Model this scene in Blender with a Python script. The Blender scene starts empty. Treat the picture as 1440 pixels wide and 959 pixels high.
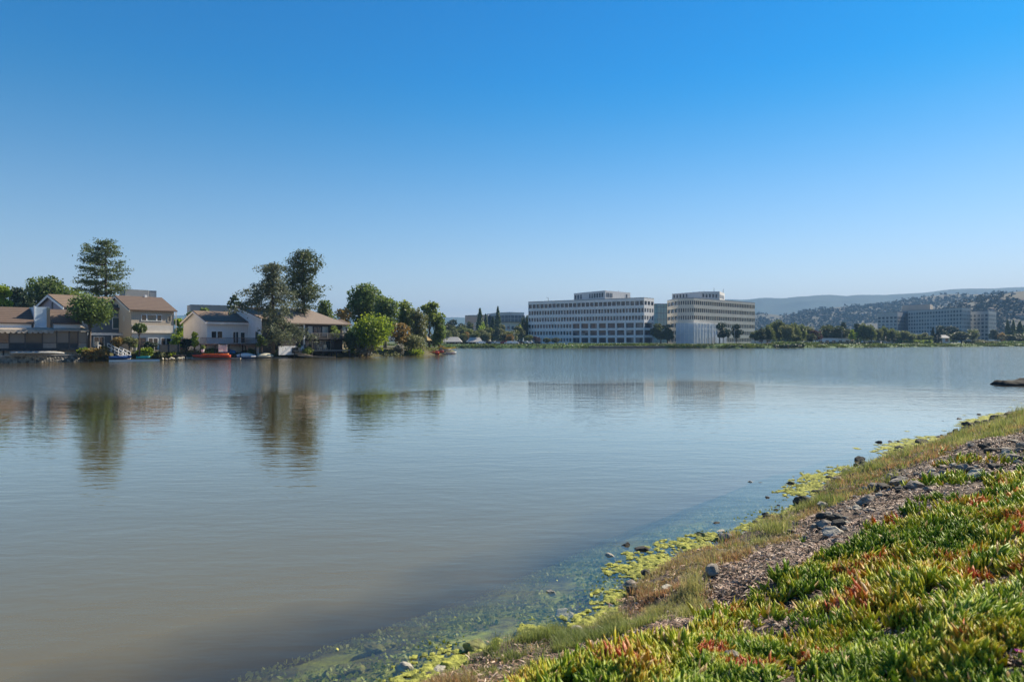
import bpy, math, random
import numpy as np
from mathutils import Vector, Matrix
R = math.radians
rng = np.random.default_rng(7)
random.seed(7)
C = bpy.context.scene.collection
F, CX, CY, EYE = 960.0, 720.0, 479.5, 3.0     # focal length in photo pixels, image centre, eye height

def at(px, y, D):
    """real-world point seen at photo pixel (px, y) at a depth of D metres"""
    return ((px - CX) / F * D, D, EYE - (y - CY) / F * D)
def zat(y, D): return EYE - (y - CY) / F * D

# ---------------------------------------------------------------- materials
MATS = {}
def nodes(name):
    m = bpy.data.materials.new(name); m.use_nodes = True
    nt = m.node_tree
    return m, nt, nt.nodes['Principled BSDF']
def mat(name, col, rough=.8, var=.12, scale=1.5, bump=0., metal=0., spec=.25, col2=None, stretch=None, coord='Object'):
    m, nt, b = nodes(name)
    tc = nt.nodes.new('ShaderNodeTexCoord')
    src = tc.outputs[coord]
    if stretch:
        mp = nt.nodes.new('ShaderNodeMapping'); mp.inputs['Scale'].default_value = stretch
        nt.links.new(src, mp.inputs[0]); src = mp.outputs[0]
    n = nt.nodes.new('ShaderNodeTexNoise'); n.inputs['Scale'].default_value = scale
    n.inputs['Detail'].default_value = 5; n.inputs['Roughness'].default_value = .65
    nt.links.new(src, n.inputs['Vector'])
    r = nt.nodes.new('ShaderNodeValToRGB')
    a = col2 if col2 else tuple(c * (1 - var * 1.6) for c in col)
    bb = col if col2 else tuple(min(1, c * (1 + var)) for c in col)
    r.color_ramp.elements[0].position = .32; r.color_ramp.elements[1].position = .68
    r.color_ramp.elements[0].color = (*a, 1); r.color_ramp.elements[1].color = (*bb, 1)
    nt.links.new(n.outputs['Fac'], r.inputs[0])
    nt.links.new(r.outputs[0], b.inputs['Base Color'])
    b.inputs['Roughness'].default_value = rough
    b.inputs['Metallic'].default_value = metal
    b.inputs['Specular IOR Level'].default_value = spec
    if bump:
        bp = nt.nodes.new('ShaderNodeBump'); bp.inputs['Strength'].default_value = 1; bp.inputs['Distance'].default_value = bump
        nt.links.new(n.outputs['Fac'], bp.inputs['Height']); nt.links.new(bp.outputs[0], b.inputs['Normal'])
    MATS[name] = m
    return m
def banded(name, c1, c2, axis, period, rough=.85, duty=.12, tone=.25):
    """boards, tiles or panels: thin darker joints every `period` metres along a local axis, uneven tones"""
    m, nt, b = nodes(name)
    tc = nt.nodes.new('ShaderNodeTexCoord'); sx = nt.nodes.new('ShaderNodeSeparateXYZ')
    nt.links.new(tc.outputs['Object'], sx.inputs[0])
    d = nt.nodes.new('ShaderNodeMath'); d.operation = 'DIVIDE'; d.inputs[1].default_value = period
    nt.links.new(sx.outputs[axis], d.inputs[0])
    f = nt.nodes.new('ShaderNodeMath'); f.operation = 'FRACT'; nt.links.new(d.outputs[0], f.inputs[0])
    l = nt.nodes.new('ShaderNodeMath'); l.operation = 'LESS_THAN'; l.inputs[1].default_value = duty
    nt.links.new(f.outputs[0], l.inputs[0])
    n = nt.nodes.new('ShaderNodeTexNoise'); n.inputs['Scale'].default_value = 2.2; n.inputs['Detail'].default_value = 6
    nt.links.new(tc.outputs['Object'], n.inputs[0])
    mx = nt.nodes.new('ShaderNodeMix'); mx.data_type = 'RGBA'
    mx.inputs[6].default_value = (*c1, 1); mx.inputs[7].default_value = (*[c * (1 - tone) for c in c1], 1)
    nt.links.new(n.outputs['Fac'], mx.inputs[0])
    m2 = nt.nodes.new('ShaderNodeMix'); m2.data_type = 'RGBA'
    nt.links.new(l.outputs[0], m2.inputs[0]); nt.links.new(mx.outputs[2], m2.inputs[6]); m2.inputs[7].default_value = (*c2, 1)
    nt.links.new(m2.outputs[2], b.inputs['Base Color']); b.inputs['Roughness'].default_value = rough
    MATS[name] = m; return m
def foliage(name, c1, c2, c3=None, scale=.35, trans=.35, rough=.55):
    """leaves: hue wanders from clump to clump, thin leaves let sun through"""
    m, nt, b = nodes(name)
    tc = nt.nodes.new('ShaderNodeTexCoord')
    n = nt.nodes.new('ShaderNodeTexNoise'); n.inputs['Scale'].default_value = scale; n.inputs['Detail'].default_value = 8
    n.inputs['Roughness'].default_value = .8
    nt.links.new(tc.outputs['Object'], n.inputs[0])
    r = nt.nodes.new('ShaderNodeValToRGB'); e = r.color_ramp.elements
    e[0].position = .36; e[1].position = .64; e[0].color = (*c1, 1); e[1].color = (*c2, 1)
    if c3:
        x = e.new(.74); x.color = (*c3, 1)
    nt.links.new(n.outputs['Fac'], r.inputs[0])
    oi = nt.nodes.new('ShaderNodeObjectInfo')
    hs = nt.nodes.new('ShaderNodeHueSaturation')
    mr = nt.nodes.new('ShaderNodeMapRange'); mr.inputs[3].default_value = .8; mr.inputs[4].default_value = 1.2
    nt.links.new(oi.outputs['Random'], mr.inputs[0]); nt.links.new(mr.outputs[0], hs.inputs['Value'])
    nt.links.new(r.outputs[0], hs.inputs['Color'])
    nt.links.new(hs.outputs[0], b.inputs['Base Color'])
    b.inputs['Roughness'].default_value = rough; b.inputs['Specular IOR Level'].default_value = .35
    t = nt.nodes.new('ShaderNodeBsdfTranslucent'); mxs = nt.nodes.new('ShaderNodeMixShader'); mxs.inputs[0].default_value = trans
    g = nt.nodes.new('ShaderNodeHueSaturation'); g.inputs['Hue'].default_value = .485; g.inputs['Value'].default_value = 1.5
    nt.links.new(hs.outputs[0], g.inputs['Color']); nt.links.new(g.outputs[0], t.inputs['Color'])
    out = nt.nodes['Material Output']
    nt.links.new(b.outputs[0], mxs.inputs[1]); nt.links.new(t.outputs[0], mxs.inputs[2]); nt.links.new(mxs.outputs[0], out.inputs[0])
    MATS[name] = m; return m

# ---------------------------------------------------------------- object helpers
def tag(o, label=None, cat=None, group=None, kind=None):
    if label: o['label'] = label
    if cat: o['category'] = cat
    if group: o['group'] = group
    if kind: o['kind'] = kind
    return o
def thing(name, label, cat, loc=(0, 0, 0), rz=0., group=None):
    o = bpy.data.objects.new(name, None); C.objects.link(o)
    o.location = loc; o.rotation_euler = (0, 0, rz); o.empty_display_size = .3
    return tag(o, label, cat, group)
def link(name, me, m, parent=None, smooth=False):
    if m and not me.materials: me.materials.append(m if not isinstance(m, str) else MATS[m])
    o = bpy.data.objects.new(name, me); C.objects.link(o)
    if parent: o.parent = parent
    if smooth: me.polygons.foreach_set('use_smooth', [True] * len(me.polygons))
    return o
def copy_tree(o, parent=None):
    c = o.copy(); C.objects.link(c); c.parent = parent
    for ch in list(o.children): copy_tree(ch, c)
    return c
def np_mesh(name, V, faces, attrs=None):
    """V (n,3); faces: list of (k-column index arrays)"""
    me = bpy.data.meshes.new(name)
    V = np.asarray(V, np.float32).reshape(-1, 3)
    loops = np.concatenate([f.reshape(-1) for f in faces]).astype(np.int32)
    sizes = np.concatenate([np.full(len(f), f.shape[1]) for f in faces]).astype(np.int32)
    starts = np.concatenate([[0], np.cumsum(sizes)[:-1]]).astype(np.int32)
    me.vertices.add(len(V)); me.vertices.foreach_set('co', V.reshape(-1))
    me.loops.add(len(loops)); me.loops.foreach_set('vertex_index', loops)
    me.polygons.add(len(sizes)); me.polygons.foreach_set('loop_start', starts); me.polygons.foreach_set('loop_total', sizes)
    for k, a in (attrs or {}).items():
        at_ = me.attributes.new(k, 'FLOAT', 'POINT'); at_.data.foreach_set('value', np.asarray(a, np.float32))
    me.update(calc_edges=True); me.validate()
    return me

class MB:
    def __init__(s): s.v = []; s.f = []
    def add(s, vs, fs):
        k = len(s.v); s.v += [tuple(v) for v in vs]; s.f += [tuple(i + k for i in f) for f in fs]; return s
    def box(s, x0, x1, y0, y1, z0, z1, tf=None):
        vs = [(x, y, z) for x in (x0, x1) for y in (y0, y1) for z in (z0, z1)]
        if tf: vs = [tf(v) for v in vs]
        return s.add(vs, [(0, 1, 3, 2), (4, 6, 7, 5), (0, 4, 5, 1), (2, 3, 7, 6), (0, 2, 6, 4), (1, 5, 7, 3)])
    def prism(s, pts, z0, z1):
        """footprint (counter-clockwise) extruded; z1 may be a list per corner"""
        n = len(pts); zt = z1 if isinstance(z1, (list, tuple)) else [z1] * n
        vs = [(p[0], p[1], z0) for p in pts] + [(p[0], p[1], zt[i]) for i, p in enumerate(pts)]
        return s.add(vs, [tuple(range(n - 1, -1, -1)), tuple(range(n, 2 * n))] + [(i, (i + 1) % n, n + (i + 1) % n, n + i) for i in range(n)])
    def tube(s, pts, rads, k=6, cap=True):
        pts = [Vector(p) for p in pts]; n = len(pts); vs = []
        for i, p in enumerate(pts):
            d = (pts[min(i + 1, n - 1)] - pts[max(i - 1, 0)])
            d = d.normalized() if d.length > 1e-6 else Vector((0, 0, 1))
            a = d.orthogonal().normalized() if abs(d.z) < .95 else Vector((1, 0, 0))
            a = (a - d * a.dot(d)).normalized(); b = d.cross(a)
            for j in range(k):
                t = 2 * math.pi * j / k; vs.append(p + (a * math.cos(t) + b * math.sin(t)) * rads[i])
        fs = [(i * k + j, i * k + (j + 1) % k, (i + 1) * k + (j + 1) % k, (i + 1) * k + j) for i in range(n - 1) for j in range(k)]
        if cap: fs += [tuple(range(k - 1, -1, -1)), tuple(range((n - 1) * k, n * k))]
        return s.add(vs, fs)
    def build(s, name, m, parent=None, smooth=False):
        me = bpy.data.meshes.new(name); used = sorted({i for f in s.f for i in f}); rm = {q: i for i, q in enumerate(used)}
        me.from_pydata([s.v[i] for i in used], [], [tuple(rm[i] for i in f) for f in s.f]); me.update()
        return link(name, me, m, parent, smooth)

# value noise in numpy
def vnoise(x, y, seed=0):
    x = np.asarray(x, float); y = np.asarray(y, float)
    xi = np.floor(x).astype(np.int64); yi = np.floor(y).astype(np.int64); fx = x - xi; fy = y - yi
    def h(a, b):
        n = (a * 374761393 + b * 668265263 + seed * 974711) & 0x7fffffff
        n = ((n ^ (n >> 13)) * 1274126177) & 0x7fffffff
        return ((n ^ (n >> 16)) & 0xffff) / 65535.0
    u = fx * fx * (3 - 2 * fx); v = fy * fy * (3 - 2 * fy)
    return (h(xi, yi) * (1 - u) + h(xi + 1, yi) * u) * (1 - v) + (h(xi, yi + 1) * (1 - u) + h(xi + 1, yi + 1) * u) * v
def fbm(x, y, oct=4, seed=0):
    s = 0; a = .5; t = 0
    for i in range(oct):
        s = s + a * vnoise(x, y, seed + i * 17); t += a; a *= .5; x = x * 2.03 + 11.3; y = y * 2.03 + 5.7
    return s / t
def grid_mesh(name, xs, ys, zf, attrs=None, mask=None):
    X, Y = np.meshgrid(xs, ys, indexing='xy'); Z = zf(X, Y)
    V = np.stack([X, Y, Z], -1).reshape(-1, 3); nx = len(xs); ny = len(ys)
    i = np.arange(nx - 1)[None, :] + np.arange(ny - 1)[:, None] * nx
    q = np.stack([i, i + 1, i + nx + 1, i + nx], -1)
    if mask is not None:
        mm = mask(X, Y, Z).reshape(ny, nx); keep = mm[:-1, :-1] | mm[1:, :-1] | mm[:-1, 1:] | mm[1:, 1:]
        q = q[keep]
        used = np.unique(q); remap = np.full(nx * ny, -1); remap[used] = np.arange(len(used)); q = remap[q]; V = V[used]
        at2 = {k: f(X, Y).reshape(-1)[used] for k, f in (attrs or {}).items()}
    else:
        q = q.reshape(-1, 4); at2 = {k: f(X, Y).reshape(-1) for k, f in (attrs or {}).items()}
    return np_mesh(name, V, [q.reshape(-1, 4)], at2)
def poly_sdist(X, Y, pts, closed):
    """distance to a polyline and sign: positive to the right of its direction"""
    P = np.array(pts, float); sh = X.shape; X = X.reshape(-1); Y = Y.reshape(-1)
    best = np.full(X.shape, 1e9); sg = np.ones(X.shape)
    n = len(P) if closed else len(P) - 1
    for i in range(n):
        a = P[i]; b = P[(i + 1) % len(P)]; d = b - a; L2 = d @ d
        t = np.clip(((X - a[0]) * d[0] + (Y - a[1]) * d[1]) / L2, 0, 1)
        dx = X - a[0] - t * d[0]; dy = Y - a[1] - t * d[1]; r = np.hypot(dx, dy)
        cr = d[0] * dy - d[1] * dx
        up = r < best - 1e-9; best = np.where(up, r, best); sg = np.where(up, np.where(cr < 0, 1., -1.), sg)
    return (best * sg).reshape(sh)

# leaf clouds -----------------------------------------------------------------
def leaf_cloud(centers, size, name, flat=.35, aspect=1.6, jitter=.35, updir=None):
    """one small bent leaf-spray face pair per centre"""
    n = len(centers); c = np.asarray(centers, float)
    u = rng.normal(size=(n, 3)); 
    if updir is not None: u = u * (1 - updir[1]) + np.array(updir[0]) * updir[1] * 1.6
    u /= np.linalg.norm(u, axis=1)[:, None]
    w = rng.normal(size=(n, 3)); w[:, 2] *= (1 + flat)
    v = np.cross(u, w); v /= np.linalg.norm(v, axis=1)[:, None] + 1e-9
    nn = np.cross(u, v)
    s = size * (1 + jitter * rng.normal(size=n)).clip(.4, 1.8); s = s[:, None]
    a = u * s * .5 * aspect; b = v * s * .5
    V = np.stack([c - a, c + b * .9 + nn * s * .12, c + a, c - b * .9 - nn * s * .1], 1)
    f = np.arange(n * 4).reshape(n, 4)
    return np_mesh(name, V.reshape(-1, 3), [f])
def ellipsoid_pts(cx, cy, cz, rx, ry, rz, n, hollow=.55, seed=None):
    d = rng.normal(size=(n, 3)); d /= np.linalg.norm(d, axis=1)[:, None]
    r = (hollow ** 3 + (1 - hollow ** 3) * rng.random(n)) ** (1 / 3)
    r *= 1 + .16 * np.sin(d[:, 0] * 7 + cx) * np.cos(d[:, 2] * 6 + cz) + rng.normal(size=n) * .06
    return np.stack([cx + d[:, 0] * r * rx, cy + d[:, 1] * r * ry, cz + d[:, 2] * r * rz], 1)

# ---------------------------------------------------------------- settings
SKY_AIR, SKY_DUST, SKY_OZ, SKY_SAT, SKY_HUE, SKY_STR = 1.0, .1, 3.5, 1.2, .5, .098
SKY_TINT = [(.10, (.86, .70, .65)), (.20, (.60, .665, .665)), (.29, (.18, .59, .67)), (.36, (.0, .56, .71)), (.6, (.0, .51, .73))]
SUN_STR, EXPO = 5.0, 1.0
HAZE, HAZE_COL = 1.75e-4, (.27, .51, .82)
W_A, W_B, W_C, W_D, W_E, W_ROUGH = .010, .0055, .014, .04, .075, .08
MURK1, MURK2 = (.135, .105, .045), (.162, .13, .056)
# ================================================================ world, sun, camera
scene = bpy.context.scene
SUN_AZ, SUN_EL = 50.0, 36.0        # azimuth from +Y towards +X
w = bpy.data.worlds.new('World'); scene.world = w; w.use_nodes = True
nt = w.node_tree; bg = nt.nodes['Background']
sky = nt.nodes.new('ShaderNodeTexSky'); sky.sky_type = 'NISHITA'; sky.sun_disc = False
sky.sun_elevation = R(SUN_EL); sky.sun_rotation = R(SUN_AZ)
sky.air_density = SKY_AIR; sky.dust_density = SKY_DUST; sky.ozone_density = SKY_OZ; sky.altitude = 0
hs = nt.nodes.new('ShaderNodeHueSaturation'); hs.inputs['Saturation'].default_value = SKY_SAT; hs.inputs['Hue'].default_value = SKY_HUE
tcw = nt.nodes.new('ShaderNodeTexCoord'); sxw = nt.nodes.new('ShaderNodeSeparateXYZ'); nt.links.new(tcw.outputs['Generated'], sxw.inputs[0])
crw = nt.nodes.new('ShaderNodeValToRGB'); crw.color_ramp.interpolation = 'B_SPLINE'; e = crw.color_ramp.elements
e[0].position = 0; e[0].color = (1, .69, .635, 1); e[1].position = 1; e[1].color = (.0, .45, .7, 1)
for p_, c_ in SKY_TINT: x = e.new(p_); x.color = (*c_, 1)
nt.links.new(sxw.outputs[2], crw.inputs[0]); mxw = nt.nodes.new('ShaderNodeMix'); mxw.data_type = 'RGBA'; mxw.blend_type = 'MULTIPLY'; mxw.inputs[0].default_value = 1
nt.links.new(sky.outputs[0], hs.inputs['Color']); nt.links.new(hs.outputs[0], mxw.inputs[6]); nt.links.new(crw.outputs[0], mxw.inputs[7])
nt.links.new(mxw.outputs[2], bg.inputs[0])

bg.inputs[1].default_value = SKY_STR
sd = bpy.data.lights.new('sun', 'SUN'); sd.energy = SUN_STR; sd.angle = R(.5); sd.color = (1, .89, .72)
so = bpy.data.objects.new('sun', sd); C.objects.link(so)
dirv = Vector((math.sin(R(SUN_AZ)) * math.cos(R(SUN_EL)), math.cos(R(SUN_AZ)) * math.cos(R(SUN_EL)), math.sin(R(SUN_EL))))
so.rotation_euler = dirv.to_track_quat('Z', 'Y').to_euler()
cd = bpy.data.cameras.new('camera'); co = bpy.data.objects.new('camera', cd); C.objects.link(co)
co.location = (0, 0, EYE); co.rotation_euler = (R(90), 0, 0)
cd.lens = 24; cd.sensor_width = 36; cd.clip_start = .1; cd.clip_end = 40000
cd.dof.use_dof = True; cd.dof.focus_distance = 40; cd.dof.aperture_fstop = 2.8
scene.camera = co
scene.view_settings.view_transform = 'Standard'; scene.view_settings.look = 'None'
scene.view_settings.gamma = 1; scene.view_settings.exposure = EXPO; scene.view_settings.use_curve_mapping = False
scene.cycles.max_bounces = 8; scene.cycles.transparent_max_bounces = 12; scene.cycles.volume_bounces = 0
scene.cycles.caustics_reflective = False; scene.cycles.caustics_refractive = False

# ================================================================ shorelines
NEAR = [(-40, -34), (-12, -5.2), (-5, 1.9), (-2.6, 4.4), (-.77, 6.12), (0, 6.85), (.94, 7.2), (1.28, 8.2), (3.1, 10.27), (5.2, 12.4), (7.45, 15.5), (12, 19.8), (21.9, 29.2), (34, 41), (90, 97)]
def near_d(X, Y):
    d = poly_sdist(X, Y, NEAR, False)
    return d + .28 * (fbm(X * .9, Y * .9, 3, 5) - .5) + .10 * (fbm(X * 4, Y * 4, 2, 9) - .5)
def near_z(X, Y, d=None):
    if d is None: d = near_d(X, Y)
    z = np.where(d < 0, np.where(d > -1.6, .2 * d, -.32 + .5 * (d + 1.6)), .33 * d)
    z = np.where(d > 4.6, 1.518 + .33 * 1.4 * (1 - np.exp(-(np.maximum(d, 4.6) - 4.6) / 1.4)), z)
    z = np.maximum(z, -2.5)
    amp = np.clip((d + 1.8) / 3, 0.25, 1)
    z = z + amp * (.2 * (fbm(X * 1.3, Y * 1.3, 4, 21) - .5) + .05 * (fbm(X * 6, Y * 6, 3, 33) - .5))
    for (mx, my, mr, mh) in MOUNDS:
        z = z + mh * np.exp(-((X - mx) ** 2 + (Y - my) ** 2) / mr ** 2)
    return z
MOUNDS = [(2.75, 3.85, .42, .16), (2.05, 3.3, .3, -.12)]
def hit(px, py):
    """where the view ray through a photo pixel meets the near bank or the water"""
    Ys = np.concatenate([np.arange(1.2, 12, .02), np.arange(12, 60, .08)]); X = (px - CX) / F * Ys
    zr = EYE - (py - CY) / F * Ys; zg = np.maximum(near_z(X, Ys), 0)
    k = np.argmax(zr <= zg)
    return float(X[k]), float(Ys[k]), float(zg[k])
def sub_at(px, py):
    """same, through the water surface to the bed"""
    x, y, z = hit(px, py); return x, y, float(near_z(np.array([x]), np.array([y]))[0])

# ---------------------------------------------------------------- near bank & lake bed
def bank_mat():
    m, nt, b = nodes('bank_soil')
    geo = nt.nodes.new('ShaderNodeNewGeometry')
    at_ = nt.nodes.new('ShaderNodeAttribute'); at_.attribute_name = 'shore'
    n1 = nt.nodes.new('ShaderNodeTexNoise'); n1.inputs['Scale'].default_value = 9; n1.inputs['Detail'].default_value = 8; n1.inputs['Roughness'].default_value = .75
    nt.links.new(geo.outputs['Position'], n1.inputs[0])
    dirt = nt.nodes.new('ShaderNodeValToRGB'); e = dirt.color_ramp.elements
    e[0].position = .35; e[0].color = (.04, .028, .018, 1); e[1].position = .62; e[1].color = (.15, .105, .065, 1)
    x = e.new(.72); x.color = (.3, .22, .17, 1)
    nt.links.new(n1.outputs['Fac'], dirt.inputs[0])
    n2 = nt.nodes.new('ShaderNodeTexNoise'); n2.inputs['Scale'].default_value = 1.9; n2.inputs['Detail'].default_value = 9; n2.inputs['Roughness'].default_value = .72
    nt.links.new(geo.outputs['Position'], n2.inputs[0])
    bed = nt.nodes.new('ShaderNodeValToRGB'); e = bed.color_ramp.elements
    e[0].position = .38; e[0].color = (.045, .042, .035, 1); e[1].position = .5; e[1].color = (.16, .17, .05, 1)
    x = e.new(.6); x.color = (.28, .34, .06, 1); x = e.new(.7); x.color = (.55, .52, .12, 1)
    nt.links.new(n2.outputs['Fac'], bed.inputs[0])
    mr = nt.nodes.new('ShaderNodeMapRange'); mr.inputs[1].default_value = -.02; mr.inputs[2].default_value = .12
    nt.links.new(at_.outputs['Fac'], mr.inputs[0])
    mx = nt.nodes.new('ShaderNodeMix'); mx.data_type = 'RGBA'
    nt.links.new(mr.outputs[0], mx.inputs[0]); nt.links.new(bed.outputs[0], mx.inputs[6]); nt.links.new(dirt.outputs[0], mx.inputs[7])
    nt.links.new(mx.outputs[2], b.inputs['Base Color']); b.inputs['Roughness'].default_value = .95
    bp = nt.nodes.new('ShaderNodeBump'); bp.inputs['Distance'].default_value = .05; nt.links.new(n1.outputs['Fac'], bp.inputs['Height'])
    nt.links.new(bp.outputs[0], b.inputs['Normal'])
    MATS['bank_soil'] = m
bank_mat()
xs = np.concatenate([np.arange(-70, -8, 2.), np.arange(-8, 13, .07), np.arange(13, 34, .16), np.arange(34, 130, 2.)])
ys = np.concatenate([np.arange(-70, 1, 2.), np.arange(1, 21, .07), np.arange(21, 42, .16), np.arange(42, 110, 2.)])
me = grid_mesh('near_bank', xs, ys, lambda X, Y: near_z(X, Y), {'shore': lambda X, Y: near_d(X, Y)}, mask=lambda X, Y, Z: Z > -2.2)
tag(link('near_bank', me, 'bank_soil', smooth=True), 'sloping earth bank in the foreground with ice plant and stones', kind='structure')

# ---------------------------------------------------------------- water
def water_mat():
    m = bpy.data.materials.new('lake_water'); m.use_nodes = True; nt = m.node_tree; nt.nodes.clear()
    N = nt.nodes.new; L = nt.links.new
    out = N('ShaderNodeOutputMaterial'); geo = N('ShaderNodeNewGeometry'); at_ = N('ShaderNodeAttribute'); at_.attribute_name = 'murk'
    ru = N('ShaderNodeAttribute'); ru.attribute_name = 'wind'
    def noise(scale, stretch, rot, det, dist=0.):
        mp = N('ShaderNodeMapping'); mp.inputs['Scale'].default_value = stretch; mp.inputs['Rotation'].default_value = (0, 0, rot)
        L(geo.outputs['Position'], mp.inputs[0]); n = N('ShaderNodeTexNoise'); n.inputs['Scale'].default_value = scale
        n.inputs['Detail'].default_value = det; n.inputs['Distortion'].default_value = dist; L(mp.outputs[0], n.inputs[0]); return n.outputs['Fac']
    def math_(op, a, b):
        q = N('ShaderNodeMath'); q.operation = op
        for i, v in enumerate((a, b)):
            if isinstance(v, (int, float)): q.inputs[i].default_value = v
            else: L(v, q.inputs[i])
        return q.outputs[0]
    nA = noise(.55, (.6, 1.6, 1), .35, 3, .3)      # long low swell
    nB = noise(2.6, (.55, 1.5, 1), -.2, 3, .2)      # hand-sized ripples
    nC = noise(9., (.7, 1.3, 1), .15, 2)             # fine chop where the wind reaches
    nE = noise(.9, (.5, 1.7, 1), .1, 2, .3)
    h = math_('ADD', math_('MULTIPLY', nA, W_A), math_('MULTIPLY', nB, W_B))
    wind = math_('MULTIPLY', ru.outputs['Fac'], math_('ADD', math_('MULTIPLY', nC, W_C), math_('ADD', math_('MULTIPLY', nB, W_D), math_('MULTIPLY', nE, W_E))))
    h = math_('ADD', h, wind)
    bp = N('ShaderNodeBump'); bp.inputs['Strength'].default_value = 1; bp.inputs['Distance'].default_value = 1.; L(h, bp.inputs['Height'])
    gl = N('ShaderNodeBsdfGlossy'); gl.inputs[0].default_value = (1, .93, .83, 1); gl.inputs['Roughness'].default_value = .03; L(bp.outputs[0], gl.inputs['Normal'])
    rr = N('ShaderNodeMapRange'); rr.inputs[3].default_value = .02; rr.inputs[4].default_value = W_ROUGH; L(ru.outputs['Fac'], rr.inputs[0]); L(rr.outputs[0], gl.inputs['Roughness'])
    fr = N('ShaderNodeFresnel'); ior = N('ShaderNodeMapRange'); L(geo.outputs['Backfacing'], ior.inputs[0]); ior.inputs[3].default_value = 1.333; ior.inputs[4].default_value = 1 / 1.333; L(ior.outputs[0], fr.inputs['IOR']); L(bp.outputs[0], fr.inputs['Normal'])
    df = N('ShaderNodeBsdfDiffuse')
    nM = noise(.25, (1, 1, 1), 0, 3)
    cr = N('ShaderNodeValToRGB'); cr.color_ramp.elements[0].color = (*MURK1, 1); cr.color_ramp.elements[1].color = (*MURK2, 1)
    L(nM, cr.inputs[0]); L(cr.outputs[0], df.inputs[0])
    tr = N('ShaderNodeBsdfTransparent'); tr.inputs[0].default_value = (.95, .94, .8, 1)
    body = N('ShaderNodeMixShader'); L(at_.outputs['Fac'], body.inputs[0]); L(tr.outputs[0], body.inputs[1]); L(df.outputs[0], body.inputs[2])
    top = N('ShaderNodeMixShader'); fm = math_('MINIMUM', math_('MULTIPLY', fr.outputs[0], 1.8), .95); L(fm, top.inputs[0]); L(body.outputs[0], top.inputs[1]); L(gl.outputs[0], top.inputs[2])
    L(top.outputs[0], out.inputs[0]); MATS['lake_water'] = m
water_mat()
def murk(X, Y):
    d = near_d(X, Y); t = np.clip((-d - .45 + .8 * (fbm(X * 1.1, Y * 1.1, 3, 77) - .5)) / 2.1, 0, 1)
    v = .05 + .95 * t ** 1.15
    v = np.maximum(v, np.clip((Y - 9) / 10, 0, .85))
    return np.where(d < -2.6, 1, v)
def wind(X, Y):
    # calm water near and in the middle; wind-ruffled water far out and to the right
    edge = np.interp(X, [-60, -40, -20, -8, 1, 15, 22, 30], [32, 31, 32, 37, 50, 50, 44, 37]) + 7 * (fbm(X * .05, Y * .05, 3, 41) - .5)
    t = np.clip((Y - edge + 5 * (fbm(X * .16, Y * .3, 3, 44) - .5)) / 22, 0, 1) ** .8
    streak = fbm(X * .012, Y * .06, 3, 63)
    return t * (.72 + .55 * streak) + .07 * fbm(X * .1, Y * .2, 2, 3)
xs = np.concatenate([[-2500, -900, -400, -200], np.arange(-120, -9, 3.), np.arange(-9, 12, .16), np.arange(12, 32, .4), np.arange(32, 130, 3.), [180, 260, 400, 700, 1200, 2500]])
ys = np.concatenate([[-90, -40, -15], np.arange(-6, 2, 1.), np.arange(2, 20, .16), np.arange(20, 46, .5), np.arange(46, 120, 2.), np.arange(120, 460, 12.)])
me = grid_mesh('lake_water', xs, ys, lambda X, Y: X * 0, {'murk': murk, 'wind': wind})
tag(link('water', me, 'lake_water'), 'calm lagoon water with wind ripples farther out', kind='structure')

# ---------------------------------------------------------------- left shore
LEFT = [(-330, 60), (-140, 70), (-95, 82), (-78, 87), (-68.6, 92.3), (-62.1, 101), (-58, 105.5), (-54.2, 111), (-47, 116.5), (-40.8, 122.5), (-30, 131), (-20.5, 141), (-15.8, 152), (-14.2, 166), (-15.5, 190), (-25, 225), (-60, 262), (-330, 270)]
mat('shore_turf', (.07, .085, .025), .95, col2=(.11, .085, .045), scale=.6, bump=.1)
def left_d(X, Y):
    return -poly_sdist(X, Y, LEFT, True) + .7 * (fbm(X * .5, Y * .5, 3, 8) - .5)
def left_z(X, Y):
    d = left_d(X, Y)
    return np.where(d < 0, .5 * d, np.interp(d, [0, .5, 1.6, 5, 9], [0, .35, .8, 1.3, 1.45])) + np.where(d > 0, .22 * (fbm(X * .7, Y * .7, 3, 12) - .5), 0)
me = grid_mesh('left_shore', np.concatenate([np.arange(-335, -110, 5.), np.arange(-110, -8, .6)]), np.concatenate([np.arange(56, 84, 2.), np.arange(84, 180, .6), np.arange(180, 280, 4.)]), left_z, mask=lambda X, Y, Z: Z > -1.2)
tag(link('left_shore', me, 'shore_turf', smooth=True), 'low grassy shore under the waterside houses', kind='structure')

# ---------------------------------------------------------------- far ground
FARX = [-2500, -600, -60, -25, 60, 94, 130, 200, 290, 600, 2500]; FARY = [300, 300, 300, 300, 300, 287, 300, 345, 382, 420, 430]
def far_edge(X): return np.interp(X, FARX, FARY) + 2 * (fbm(X * .08, X * 0, 3, 4) - .5)
mat('far_ground', (.09, .105, .04), .95, col2=(.05, .07, .025), scale=.02)
mat('bank_grass', (.075, .155, .02), .9, col2=(.04, .075, .015), scale=.4, bump=.2)
X = np.concatenate([np.linspace(-9000, -320, 20), np.arange(-300, 620, 5.), np.linspace(650, 9000, 20)])
e = np.interp(X, FARX, FARY)
rows = [(-3, -.8), (0, .02), (1.2, .7), (3.5, 1.45), (6, 1.5), (60, 1.6), (400, 2), (2500, 6), (9000, 10)]
V = []; 
for dy, z in rows: V.append(np.stack([X, far_edge(X) + dy, np.full(X.shape, z) + (.15 * rng.normal(size=len(X)) if .5 < z < 1.5 else 0)], 1))
nx = len(X); V = np.concatenate(V)
i = np.arange(nx - 1)[None, :] + np.arange(4, len(rows) - 1)[:, None] * nx
me = np_mesh('ground', V, [np.stack([i, i + 1, i + nx + 1, i + nx], -1).reshape(-1, 4)])
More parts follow.
